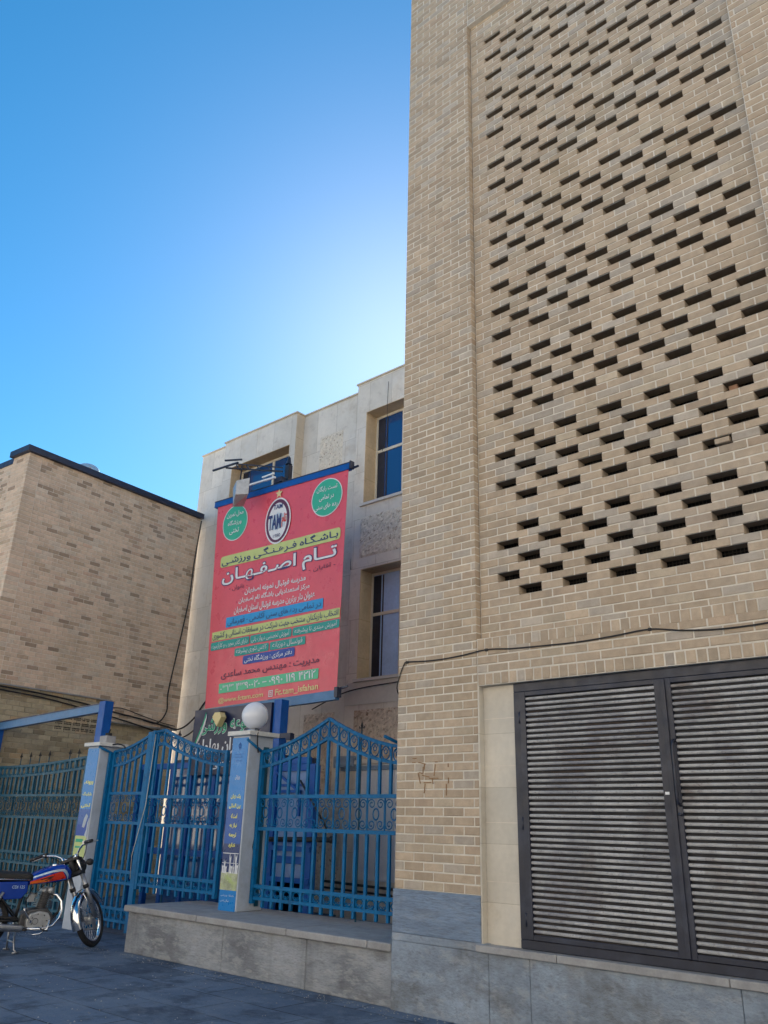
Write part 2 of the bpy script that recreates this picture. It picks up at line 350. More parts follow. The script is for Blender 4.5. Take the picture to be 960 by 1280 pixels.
# unseen terrace added behind the camera to throw warm light back on these shaded fronts
OB = thing('bounce_terrace', (0, -15, 0), 'unseen pale terrace added across the street to bounce sunlight onto the brick building', 'building')
ob = MB(); ob.box(-60, 11, -30, -15, 0, 13); ob.box(11, 30, -30, 24, 0, 16)  # second block added to bounce light onto the left brick wall
put(ob.build('bounce_wall', mat('pale_bounce_render', (.70, .64, .55), .9, var=.06, vscale=.3, joints=(4, 3.2, (.8, .8, .8), .05, 'xz')), OB), OB)
ob = MB()
for i_ in range(17):
    for j_ in range(4): ob.box(-58+i_*4, -56.6+i_*4, -15.03, -14.97, 1+j_*3.2, 2.5+j_*3.2)
islands(ob, 'window', mat('shutter_brown', (.12, .09, .07), .6), OB)
pv = MB(); pv.box(-60, 10.99, -14.99, -8, 0.001, .12); tag(pv.build('added_pavement', mat('added_asphalt', (.10, .10, .10), .9, var=.08, vscale=.6)), kind='structure')  # unseen strip added for bounce, darkened to send less light upward

lt = MB(); rl = random.Random(3)
for k in range(800):
    x = rl.uniform(-12, -2.2); y = rl.uniform(3.2, 6.2) if rl.random() < .5 else 6.22-abs(rl.gauss(0, .10))
    r = rl.uniform(.004, .014); n_ = 5; h0 = rl.uniform(.003, .009)
    P_ = [(x+r*math.cos(a+rl.random())*rl.uniform(.6, 1.2), y+r*math.sin(a)*rl.uniform(.6, 1.2), .0005) for a in [2*math.pi*i/n_ for i in range(n_)]]
    lt.add(P_+[(x, y, h0)], [(i, (i+1) % n_, n_) for i in range(n_)])
tag(lt.build('grit', mat('pale_grit', (.34, .33, .31), .9, var=.3, vscale=3)), 'scattered pale grit and dust on the grey paving', 'grit', kind='stuff')

# ================================================================== RIGHT BRICK BUILDING
YF = 6.255; XL = -5.31; XR = 1.6; ZT = 13.4
PX0, PX1 = -4.345, -1.29              # recessed perforated panel
PZ0, PZ1 = 3.165, 11.26; PD = .07
OX0, OX1 = -4.345, -.85               # door opening
RB = thing('brick_building', (XL, YF, 0), 'tall tan brick building with a perforated brick panel above a louvred metal door', 'building')
def frR(u, d, z): return (u, YF+d, z)
DC, DXB = .078, .227
wb = MB()
z = .969; i = 0
def open_z(z): return z < 2.70
while z < ZT:
    off = 0 if i % 2 else DXB/2
    zt = z+DC
    for (a, b) in ((XL, PX0), (PX1 if z > 2.84 else OX1, XR)):
        brick_course(wb, None, frR, z, zt, a, b, DXB, off if a == XL else off+.05, .10, tints=tint_tan)
    if (2.84 < z < PZ0-.1-.02) or z > PZ1-.01:
        brick_course(wb, None, frR, z, zt, PX0, PX1, DXB, off, .10, tints=tint_tan)
    z = zt; i += 1
    if abs(z-2.685) < .04 and z > 2.66: pass
# rowlock (soldier) courses: door lintel and panel sill
def soldiers(z0, z1, a, b, mb, proud=0):
    n = round((b-a)/.0855); w = (b-a)/n
    for k in range(n): one_brick(mb, frR, a+k*w+.005, a+(k+1)*w-.005, z0+.005, z1-.005, .10, tint_tan, proud=proud+jit(.002))
soldiers(2.728, 2.838, OX0, OX1, wb)
soldiers(PZ0-.108, PZ0, PX0, PX1, wb)
put(wb.build('brick_wall', M['brick'], RB), RB)
mo = MB()
B = .0055
def mbx(x0, x1, z0, z1, y0=YF+B, y1=YF+.24): mo.box(x0, x1, y0, y1, z0, z1)
mbx(XL+.004, PX0-.009, .969, ZT); mbx(PX1, XR, 2.838, ZT); mbx(OX1+.002, XR, .969, 2.838)
mbx(PX0-.002, PX1, PZ1, ZT); mbx(PX0-.002, PX1, 2.728, PZ0); mbx(PX1, OX1+.002, 2.728, 2.838)
put(mo.build('mortar', M['mortar'], RB), RB)
# recessed panel on its own brick lattice, with the holes left open
dx, dc, x00, z00 = .2295, .0790, -4.018, 3.748
EV = {0, 4, 12, 16, 22, 26, 30, 34, 38, 42, 46, 50, 54, 60, 64, 70, 74, 78, 82, 86, 90}
OD = {-2, 2, 6, 10, 14, 18, 24, 28, 36, 40, 48, 52, 58, 62, 66, 72, 76, 84, 88}
filled = {(3, 90)}
def is_hole(k, c):
    if (k, c) in filled: return False
    if k < 0 or k > 11: return False
    return c in (EV if k % 2 == 0 else OD)
pb, pm, hb, core = MB(), MB(), MB(), MB()
def frP(u, d, z): return (u, YF+PD+d, z)
PA, PB_ = PX0, PX1+.02
c = -7
while True:
    zc = z00+c*dc; z0, z1 = zc-dc/2, zc+dc/2; eo = -.0048 if c % 2 == 0 else .0048      # hole courses own the bed joints
    if z0 > PZ1+.02: break
    if z1 < PZ0: c += 1; continue
    # in hole courses joints sit at half-steps, in between at whole steps
    edges = []
    k = -3
    while x00+k*dx < PB_+dx:
        if c % 2 == 0: edges.append(x00+(k+.5)*dx)
        else: edges.append(x00+k*dx)
        k += 1
    spans = [(edges[j], edges[j+1]) for j in range(len(edges)-1)]
    run = []
    for (a, b) in spans:
        kk = round(((a+b)/2-x00)/dx)
        h = c % 2 == 0 and is_hole(kk, c)
        a2, b2 = max(a, PA), min(b, PB_)
        if b2-a2 < .015: continue
        if not h:
            one_brick(pb, frP, a2+.005, b2-.005, z0+.005, z1-.005, .13, tint_tan)
            core.box(a2+(.006 if c % 2 == 0 and is_hole(kk-1, c) else 0), b2-(.006 if c % 2 == 0 and is_hole(kk+1, c) else 0), YF+PD+.022, YF+PD+.128, z0+eo, z1-eo, tint=(.20, .150, .105))  # dark tint paints shade onto the inside of the holes
            pm.box(a2+(.010 if c % 2 == 0 and is_hole(kk-1, c) else 0), b2-(.010 if c % 2 == 0 and is_hole(kk+1, c) else 0), YF+PD+B, YF+PD+.021, z0+eo, z1-eo)
        elif random.random() < .06 and z0 < 5.2:     # a broken brick end lodged inside the hole
            one_brick(hb, lambda u, d, z: (u, YF+PD+.055+d, z), a2+.02, a2+random.uniform(.09, .14), z0+.002, z1-.012, .07, lambda: (.30, .17, .11))
    c += 1
# brick that slid halfway out of its hole
one_brick(pb, frP, x00+9*dx-.02, x00+9*dx+.10, z00+10*dc-.022, z00+10*dc+.026, .08, tint_tan, proud=-.006)
put(pb.build('perforated_panel', M['brick'], RB), RB)
put(pm.build('panel_mortar', M['mortar'], RB), RB); put(core.build('shaded_core', M['brick'], RB), RB)
islands(hb, 'lodged_brick', M['brick'], RB)
# dark void behind the panel with a rusty mesh
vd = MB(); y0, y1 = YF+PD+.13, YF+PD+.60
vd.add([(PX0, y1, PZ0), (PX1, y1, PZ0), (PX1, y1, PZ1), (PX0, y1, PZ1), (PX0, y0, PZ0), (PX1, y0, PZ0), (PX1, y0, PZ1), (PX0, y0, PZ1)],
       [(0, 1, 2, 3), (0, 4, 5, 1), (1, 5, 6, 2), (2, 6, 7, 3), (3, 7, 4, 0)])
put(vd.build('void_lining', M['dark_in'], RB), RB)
gr = MB(); yy = YF+PD+.155
x = PX0+.02
while x < PX1: gr.box(x, x+.005, yy, yy+.005, PZ0, 6.4); x += .031
z = PZ0+.02
while z < 6.4: gr.box(PX0, PX1, yy+.006, yy+.010, z, z+.005); z += .031
put(gr.build('mesh_grille', M['grille'], RB), RB)
# solid body of the building behind the facade (outside faces only)
bd = MB()
bd.box(XL+.006, PX0-.01, YF+.24, YF+11, 0, ZT-.02); bd.box(PX1+.02, XR, YF+.24, YF+11, 2.84, ZT-.02)
bd.box(OX1+.02, XR, YF+.24, YF+11, 0, 2.84); bd.box(PX0-.01, PX1+.02, YF+.70, YF+11, 0, ZT-.02)
put(bd.build('building_body', M['mortar_l'], RB), RB)
cp = MB(); cp.box(XL-.05, XR, YF-.04, YF+11.05, ZT, ZT+.12); put(cp.build('parapet_coping', M['fascia'], RB), RB)
# side wall of the building (faces the gate): bricks as well
sw = MB()
def frS(u, d, z): return (XL+d, YF+u, z)
z = .969; i = 0
while z < ZT:
    brick_course(sw, None, frS, z, z+DC, .0985, 1.6, DXB, 0 if i % 2 else DXB/2, .09, tints=tint_tan); z += DC; i += 1
put(sw.build('side_brickwork', M['brick'], RB), RB)
ms = MB(); ms.box(XL+.0095, XL+.03, YF+.012, YF+1.6, .969, ZT); put(ms.build('side_mortar', M['mortar'], RB), RB)
# granite base
gb = MB()
def slabs(mb, xs, z0, z1, y0, y1, gap=.004):
    for a, b in zip(xs[:-1], xs[1:]): mb.box(a+gap/2, b-gap/2, y0, y1, z0, z1)
slabs(gb, [XL-.008, -4.345], .612, .966, YF-.010, YF+.24)
gb.box(XL-.008, XL+.09, YF+.2405, YF+1.6, .02, .966)
islands(gb, 'granite_facing', M['granite'], RB, bevel=.004)
gl = MB(); slabs(gl, [XL-.008, -4.27, -3.88, -2.25, -.9, .6, XR], 0.0, .545, YF-.014, YF+.24); gl.box(XL-.008, -4.30, YF-.012, YF+.24, .548, .609)
islands(gl, 'plinth_slab', M['granite_low'], RB, bevel=.004)
ld = MB(); slabs(ld, [-4.38, -3.62, -2.31, -1.2, XR], .549, .603, YF-.045, YF+.16, .005)
islands(ld, 'ledge_slab', M['cap_stone'], RB, bevel=.006)
# opening: reveal, travertine strip
rv = MB(); TD = .075
rv.box(OX0-.004, OX0+.012, YF+.004, YF+TD+.10, .604, 2.728); put(rv.build('opening_reveal', M['travertine'], RB), RB)
tv = MB(); tv.box(OX0+.013, -3.985, YF+TD, YF+TD+.1, .604, 2.724); tv.box(-1.22, OX1, YF+TD, YF+TD+.1, .604, 2.724)
islands(tv, 'travertine_strip', M['travertine'], RB)
cz = MB()
for z in (1.08, 1.55, 2.02, 2.43): cz.box(OX0+.014, -3.985, YF+TD-.0015, YF+TD+.01, z, z+.004)
islands(cz, 'strip_joint', M['mortar_l'], RB)
# double louvred door
DY = YF+TD-.02; z0, z1 = .606, 2.724
df = MB()
df.box(-3.995, -1.21, DY, DY+.09, 2.648, z1); df.box(-3.995, -1.21, DY-.002, DY+.09, z0, .672)
df.box(-3.995, -3.925, DY-.001, DY+.09, .672, 2.648); df.box(-1.28, -1.21, DY-.001, DY+.09, .672, 2.648)
door = df.build('louvred_door', M['door_metal'], RB, bevel=.004); put(door, RB)
def sub(o): o.parent = door; o.matrix_parent_inverse = door.matrix_basis.inverted() @ Matrix.Identity(4); o.matrix_parent_inverse = Matrix.Identity(4); return o
lf = MB()
for a, b in ((-3.922, -2.604), (-2.598, -1.283)):
    lf.box(a, a+.055, DY-.018, DY+.03, .676, 2.644); lf.box(b-.075, b, DY-.018, DY+.03, .676, 2.644)
    lf.box(a+.055, b-.075, DY-.016, DY+.03, .676, .715); lf.box(a+.055, b-.075, DY-.016, DY+.03, 2.606, 2.644)
lf.box(-2.62, -2.585, DY-.032, DY-.018, .68, 2.64)
l_ = lf.build('leaf_frame', M['door_metal'], None, bevel=.003)
door_children = [l_]
for a, b in ((-3.867, -2.679), (-2.543, -1.358)):
    s_ = MB(); n = 41; p = (2.606-.715)/n
    for k in range(n):
        z = .715+p*(k+.5)+jit(.0016); w = jit(.003)
        tl_ = random.gauss(0, .0018)
        prof = [(-.001, -.013), (-.010, -.010), (-.0135, -.002), (-.012, .006), (-.006, .0115), (.004, .0125), (.004, -.013)]
        P = [(a, DY+d+.004+w, z+h) for d, h in prof]+[(b, DY+d+.004+jit(.001), z+h+tl_) for d, h in prof]
        m_ = len(prof); s_.add(P, [(i_, (i_+1) % m_, (i_+1) % m_+m_, i_+m_) for i_ in range(m_)]+[tuple(range(m_)), tuple(range(m_, 2*m_))])
    door_children.append(s_.build('louvre_slats', M['slat'], None))
    q = MB(); q.box(a-.01, b+.01, DY+.014, DY+.024, .70, 2.62); door_children.append(q.build('backing_sheet', M['slat_back'], None))
h_ = MB(); h_.tube([(-2.555, DY-.019, 2.17), (-2.557, DY-.055, 2.155), (-2.557, DY-.06, 2.12), (-2.557, DY-.06, 1.75), (-2.557, DY-.055, 1.715), (-2.555, DY-.019, 1.70)], .012, 8)
door_children.append(h_.build('pull_handle', M['door_metal'], None))
h_ = MB(); h_.box(-2.575, -2.54, DY-.024, DY-.017, 1.60, 1.67); h_.lathe([(.001, -.03), (.012, -.03), (.012, 0)], (-2.557, DY-.02, 1.635), (0, 1, 0), 10)
door_children.append(h_.build('lock', M['door_metal'], None))
hg = MB()
for z in (.82, 1.55, 2.42):
    hg.lathe([(.001, -.05), (.011, -.05), (.011, .05), (.001, .05)], (-3.93, DY-.012, z), n=8)
door_children += islands(hg, 'hinge', M['door_metal'], door, place=False)
h_ = MB(); h_.box(-2.665, -2.632, DY-.0195, DY-.0175, 1.775, 1.795); st_ = h_.build('white_sticker', M['white'], None); door_children.append(st_)
for o in door_children: o.parent = door; o.matrix_parent_inverse = (RB.matrix_basis @ door.matrix_parent_inverse).inverted() if False else Matrix.Identity(4)
# a child of `door` inherits no offset: door's world matrix is the identity
# small debris on ledge and brown smears on the pier
sm = MB(); random.seed(5)
for k in range(17):
    u = random.uniform(-5.12, -4.66); z = random.choice([1.88, 1.95, 2.03, 2.09])+jit(.03); L = random.uniform(.03, .11); a = random.choice([0, .2, 1.3, 1.57, 1.7])
    sm.bar((u, YF-.0035, z), (u+L*math.cos(a), YF-.0035, z-L*math.sin(a)), .008, .004, up=(0, 1, 0))
put(sm.build('brown_smears', M['scrape'], RB), RB)
# ------------------------------------------------------------------ wire along this facade
def cable(name, pts, r, label, cat='cable', group=None, clip=None):
    mb = MB(); P = [Vector(p) for p in pts]; Q = []
    for i in range(len(P)-1):
        p0, p1, p2, p3 = P[max(i-1, 0)], P[i], P[i+1], P[min(i+2, len(P)-1)]
        for j in range(5):
            t = j/5; Q.append(.5*((2*p1)+(-p0+p2)*t+(2*p0-5*p1+4*p2-p3)*t*t+(-p0+3*p1-3*p2+p3)*t**3))
    Q.append(P[-1]); mb.tube(Q, r, 6)
    if clip:
        for c_ in clip: mb.box(c_[0]-.012, c_[0]+.012, c_[1]-.004, c_[1]+.012, c_[2]-.012, c_[2]+.012)
    return tag(mb.build(name, M['cable']), label, cat, group, 'thing')
yw = YF-.012
cable('cable', [(-5.33, YF+.6, 2.50), (-5.345, YF+.25, 2.60), (-5.33, YF+.02, 2.76), (-5.28, yw, 2.90), (-5.227, yw, 3.01), (-5.186, yw, 3.035), (-4.971, yw, 3.022), (-4.744, yw, 3.018), (-4.487, yw, 3.03), (-4.231, yw, 3.052),
      (-3.953, yw, 3.030), (-3.622, yw, 3.018), (-3.309, yw, 3.010), (-2.968, yw, 3.020), (-2.647, yw, 3.036), (-2.401, yw, 2.995), (-2.154, yw, 2.968), (-1.945, yw, 2.962), (-1.7, yw, 2.97), (-1.2, yw, 3.02), (0, yw, 2.97), (1.6, yw, 3.03)], .0065,
      'thin black wire sagging along the brick wall just above the louvred door', clip=[(-5.186, yw, 3.035), (-4.231, yw, 3.05), (-2.647, yw, 3.036)])

# ================================================================== STONE PLINTH IN FRONT OF THE FENCE
PL = thing('plinth_wall', (-9.6, 6.28, 0), 'long low grey stone plinth with a worn cap, running from brick corner to gate', 'low wall')
b_ = MB(); slabs(b_, [-9.60, -7.75, -6.45, -5.325], 0, .44, 6.285, 7.4, .006); islands(b_, 'stone_facing', M['stone_wall'], PL, bevel=.01)
b_ = MB(); slabs(b_, [-9.655, -8.2, -6.72, -5.62, -5.325], .443, .512, 6.245, 7.42, .006); islands(b_, 'cap_slab', M['cap_stone'], PL, bevel=.012)

# ================================================================== LETTERING (Persian shaping with presentation forms)
FORMS = {}
def _f(ch, iso, ini=None, med=None, fin=None): FORMS[ch] = (iso, ini, med, fin)
for ch, base, n in (('ا', 0xFE8D, 2), ('ب', 0xFE8F, 4), ('ت', 0xFE95, 4), ('ث', 0xFE99, 4), ('ج', 0xFE9D, 4), ('ح', 0xFEA1, 4), ('خ', 0xFEA5, 4), ('د', 0xFEA9, 2), ('ذ', 0xFEAB, 2),
                    ('ر', 0xFEAD, 2), ('ز', 0xFEAF, 2), ('س', 0xFEB1, 4), ('ش', 0xFEB5, 4), ('ص', 0xFEB9, 4), ('ض', 0xFEBD, 4), ('ط', 0xFEC1, 4), ('ظ', 0xFEC5, 4), ('ع', 0xFEC9, 4),
                    ('غ', 0xFECD, 4), ('ف', 0xFED1, 4), ('ق', 0xFED5, 4), ('ل', 0xFEDD, 4), ('م', 0xFEE1, 4), ('ن', 0xFEE5, 4), ('ه', 0xFEE9, 4), ('و', 0xFEED, 2), ('آ', 0xFE81, 2), ('ئ', 0xFE89, 4),
                    ('ی', 0xFBFC, 4), ('ک', 0xFB8E, 4), ('گ', 0xFB92, 4), ('پ', 0xFB56, 4), ('چ', 0xFB7A, 4), ('ژ', 0xFB8A, 2)):
    iso, fin = chr(base), chr(base+1)
    FORMS[ch] = (iso, chr(base+2) if n == 4 else None, chr(base+3) if n == 4 else None, fin)
FORMS['ـ'] = ('ـ', 'ـ', 'ـ', 'ـ')
def shape(s):
    if not any(c in FORMS for c in s): return s
    out = []; n = len(s); i = 0
    joinL = lambda c: c in FORMS and FORMS[c][1] is not None     # joins to the following letter
    while i < n:
        c = s[i]
        if c in FORMS:
            prev = i > 0 and joinL(s[i-1]) ; nxt = i+1 < n and s[i+1] in FORMS
            if c == 'ل' and i+1 < n and s[i+1] == 'ا':
                out.append('\uFEFC' if prev else '\uFEFB'); i += 2; continue
            iso, ini, med, fin = FORMS[c]
            if prev and nxt and med: g_ = med
            elif prev: g_ = fin
            elif nxt and ini: g_ = ini
            else: g_ = iso
            out.append(g_)
        else: out.append(c)
        i += 1
    s2 = ''.join(out)[::-1]
    return s2
def glyph_mesh(text, bold=0.0, res=3):
    cu_ = bpy.data.curves.new('lettering_src', 'FONT'); cu_.body = shape(text); cu_.resolution_u = res; cu_.offset = bold
    o = bpy.data.objects.new('lettering_src', cu_); COL.objects.link(o)
    dg = bpy.context.evaluated_depsgraph_get(); me = bpy.data.meshes.new_from_object(o.evaluated_get(dg))
    V_ = [(v.co.x, v.co.y) for v in me.vertices]; F_ = [tuple(p.vertices) for p in me.polygons]
    bpy.data.objects.remove(o); bpy.data.curves.remove(cu_); bpy.data.meshes.remove(me)
    return V_, F_
def letters(mb, text, a0, a1, b0, b1, fn, bold=0, mi=0, res=3):
    """fit `text` into the rectangle a0..a1 x b0..b1 (b grows downward); fn(a, b) -> 3-D point"""
    V_, F_ = glyph_mesh(text, bold, res)
    if not V_: return
    xs = [p[0] for p in V_]; ys = [p[1] for p in V_]; w = max(xs)-min(xs) or 1; h = max(ys)-min(ys) or 1
    mb.add([fn(a0+(x-min(xs))/w*(a1-a0), b1-(y-min(ys))/h*(b1-b0)) for x, y in V_], F_, mi=mi)

# ================================================================== GATE PILLARS
def pillar(x0, x1, y0, y1, z0, z1, label):
    t = thing('gate_pillar', ((x0+x1)/2, (y0+y1)/2, z0), label, 'pillar', 'stone pillars holding the blue gates')
    b = MB(); b.box(x0, x1, y0, y1, z0, z1); put(b.build('shaft', M['pillar'], t, bevel=.008), t)
    b = MB(); o = .055; b.box(x0-o, x1+o, y0-o, y1+o, z1, z1+.055); put(b.build('cap', M['pillar_cap'], t, bevel=.006), t)
    return t
P1 = pillar(-8.555, -8.225, 6.83, 7.22, .513, 2.525, 'pale stone pillar under the white globe lamp, with a tall blue sports poster')
P0 = pillar(-12.08, -11.735, 6.83, 7.22, 0, 2.53, 'pale stone pillar at the left gate, behind the motorcycle, with a torn blue poster')
def poster(t, x0, x1, yf, zt, bands):
    o0 = None
    mb = MB(); mats = []
    for z1, z0, m in bands:
        if m not in mats: mats.append(m)
        mb.box(x0, x1, yf-.004, yf, z0, z1, mi=mats.index(m))
    o = mb.build('poster', [M[m] for m in mats], t); put(o, t); return o
po = poster(P1, -8.553, -8.245, 6.829, 2.5, [(2.500, 2.15, 'poster_hi'), (2.15, 1.65, 'poster_hi'), (1.65, 1.25, 'poster_mid'), (1.25, .93, 'poster_low'), (.93, .735, 'poster_crowd'), (.735, .50, 'poster_hi')])
yp = 6.8235
tp = lambda x0, x1: (lambda a, b: (x0+(x1-x0)*a, yp, b))
mb = MB()
for k, w in enumerate(['ورزش', 'یک زبان', 'بین المللی', 'است که', 'نیاز به', 'ترجمه', 'ندارد']):
    zc = 1.905-k*.112 if k else 2.02; hw = [.30, .62, .72, .38, .45, .45, .42][k]/2
    letters(mb, w, .5-hw, .5+hw, zc+.030, zc-.030, tp(-8.553, -8.245), .026, mi=0 if k else 1)
lo = mb.build('poster_lettering', [M['ink_yellow'], M['ink_white']], None)
def subpart(o, parent, root):   # sub-part built in world space under a part that was placed with put()
    o.parent = parent; o.matrix_parent_inverse = Matrix.Identity(4)
for o in (lo,): subpart(o, po, P1)
mb = MB()        # faint emblem and small lines
mb.tube([(-8.40+.022*math.cos(a), yp-.001, 2.40+.03*math.sin(a)) for a in np.linspace(0, 2*math.pi, 13)[:-1]], .004, 5, closed=True)
mb.bar((-8.40, yp, 2.355), (-8.40, yp, 2.445), .006, .003); 
for k, (w, zz) in enumerate((('وزارت ورزش و جوانان', 2.30), ('اداره ورزش و جوانان اصفهان', 2.265), ('شهرستان اصفهان', 2.22))): letters(mb, w, .18+.06*k, .82-.06*k, zz+.012, zz-.012, tp(-8.553, -8.245), .0)
subpart(mb.build('poster_emblem', M['poster_mid'], None), po, P1)
mb = MB()       # white net, players and footer text
mb.box(-8.548, -8.25, yp-.001, yp+.001, 1.138, 1.146); mb.box(-8.548, -8.25, yp-.001, yp+.001, 1.03, 1.036)
for x in (-8.41, -8.33): mb.box(x, x+.006, yp-.001, yp+.001, .93, 1.14)
for (x, zz, h) in ((-8.53, .92, .10), (-8.50, .92, .16), (-8.47, .92, .09), (-8.40, .92, .22), (-8.37, .92, .10), (-8.33, .92, .09), (-8.29, .92, .24), (-8.26, .92, .12)):
    mb.prism([(x-.013, zz), (x+.013, zz), (x+.010, zz+h*.5), (x+.022, zz+h*.9), (x+.006, zz+h*.72), (x, zz+h*.85), (x-.007, zz+h*.72), (x-.02, zz+h*.95), (x-.010, zz+h*.45)], yp-.001, yp+.001, lambda u, v, d: (u, d, v))
letters(mb, 'باشگاه ورزشی', .1, .9, .69, .665, tp(-8.553, -8.245)); letters(mb, 'سالن تختی', .1, .6, .635, .605, tp(-8.553, -8.245))
subpart(mb.build('poster_figures', M['ink_white'], None), po, P1)
po0 = poster(P0, -12.078, -11.76, 6.829, 2.5, [(2.5, 2.05, 'poster_hi'), (2.05, 1.62, 'poster_hi'), (1.62, 1.40, 'poster_mid'), (1.40, 1.25, 'b_blue'), (1.245, .94, 'b_lime')])
mb = MB()
for k, w in enumerate(['ورودی', 'پارکینگ', 'تختی']): letters(mb, w, .12, .92, 2.03-k*.165, 1.965-k*.165, tp(-12.078, -11.76), .028)
subpart(mb.build('poster_lettering', M['ink_yellow'], None), po0, P0)
mb = MB(); mb.prism([(-11.93, 1.37), (-11.86, 1.36), (-11.80, 1.52), (-11.85, 1.56), (-11.90, 1.49)], yp-.001, yp+.002, lambda u, v, d: (u, d, v))
mb.prism([(-11.759, 1.22), (-11.759, 1.50), (-11.79, 1.43), (-11.80, 1.33), (-11.83, 1.26)], yp-.001, yp+.002, lambda u, v, d: (u, d, v))
subpart(mb.build('torn_patch', M['pillar'], None), po0, P0)
mb = MB(); mb.box(-12.05, -11.83, yp-.001, yp+.001, 1.16, 1.185); mb.box(-12.04, -11.83, yp-.001, yp+.001, 1.08, 1.105); mb.box(-12.05, -11.85, yp-.001, yp+.001, 1.185, 1.205)
subpart(mb.build('leaflet_print', M['ink_green'], None), po0, P0)
mb = MB(); mb.prism([(7.10, .56), (7.05, .75), (7.02, .92), (7.07, 1.05), (7.00, 1.22), (7.03, 1.38), (7.08, 1.55), (7.05, 1.80), (7.09, 2.05), (7.03, 2.24), (7.07, 2.40), (7.16, 2.40), (7.16, .56)], -8.2248, -8.2225, lambda u, v, d: (d, u, v))
put(mb.build('paint_smear', M['teal_dark'], P1), P1)
# lump of concrete and lamp stub on the left pillar
t = thing('concrete_block', (-11.9, 7.02, 2.585), 'small grey concrete block sitting on top of the left pillar', 'block')
b = MB(); b.box(-11.98, -11.78, 6.93, 7.10, 2.5855, 2.70); put(b.build('block', M['cap_stone'], t, bevel=.012), t)
b = MB(); b.tube([(-11.88, 7.02, 2.70), (-11.88, 7.02, 2.745)], .05, 12); b.tube([(-11.88, 7.02, 2.74), (-11.85, 7.02, 2.80)], .012, 6); put(b.build('lamp_stub', M['black'], t), t)
cable('cable', [(-11.68, 7.0, 2.56), (-11.55, 7.0, 2.565), (-11.42, 7.02, 2.54), (-11.33, 7.0, 2.50)], .012, 'short black cable end sticking out beside the left pillar cap')

# ------------------------------------------------------------------ globe lamp
t = thing('globe_lamp', (-8.39, 7.02, 2.58), 'white ball lamp on top of the stone pillar', 'lamp')
b = MB(); rr = .172; b.lathe([(max(rr*math.sin(a), .0005), -rr*math.cos(a)) for a in np.linspace(0, math.pi, 25)], (-8.39, 7.02, 2.795), n=40)
put(b.build('globe', M['globe'], t), t)
b = MB(); b.lathe([(0.001, 0), (.085, 0), (.085, .035), (.06, .05), (0.001, .05)], (-8.39, 7.02, 2.5805), n=20); put(b.build('base', M['steel'], t), t)
cable('cable', [(-8.30, 6.97, 2.62), (-8.20, 6.93, 2.60), (-8.165, 6.90, 2.52), (-8.19, 6.93, 2.42), (-8.20, 6.96, 2.32)], .008, 'black lamp cord dropping from the globe lamp past the pillar cap')

# ================================================================== ORNAMENTAL IRON FENCES
YG = 7.03
def spiral(mb, cx, cz, r, sgn, vs, y=YG, w=.007, turns=1.35):
    pts = []
    for i in range(15):
        a = i/14*turns*2*math.pi; q = r*(1-.72*i/14)
        pts.append((cx+sgn*q*math.cos(a), y, cz+vs*q*math.sin(a)))
    mb.tube(pts, w, 4, cap=False, smooth=False)
def ring(mb, cx, cz, rx, rz, y=YG, w=.0075, n=14, a0=0, a1=2*math.pi):
    full = abs(a1-a0) > 6.2
    pts = [(cx+rx*math.cos(a), y, cz+rz*math.sin(a)) for a in (np.linspace(a0, a1, n+1)[:-1] if full else np.linspace(a0, a1, n))]
    mb.tube(pts, w, 4, closed=full, cap=False, smooth=False)
def arch(x, xl, xr, xp, zl, zr, zp, pw=1.55):
    if x < xp: s = (x-xl)/(xp-xl); return zl+(zp-zl)*max(s, 0)**pw
    s = (xr-x)/(xr-xp); return zr+(zp-zr)*max(s, 0)**pw
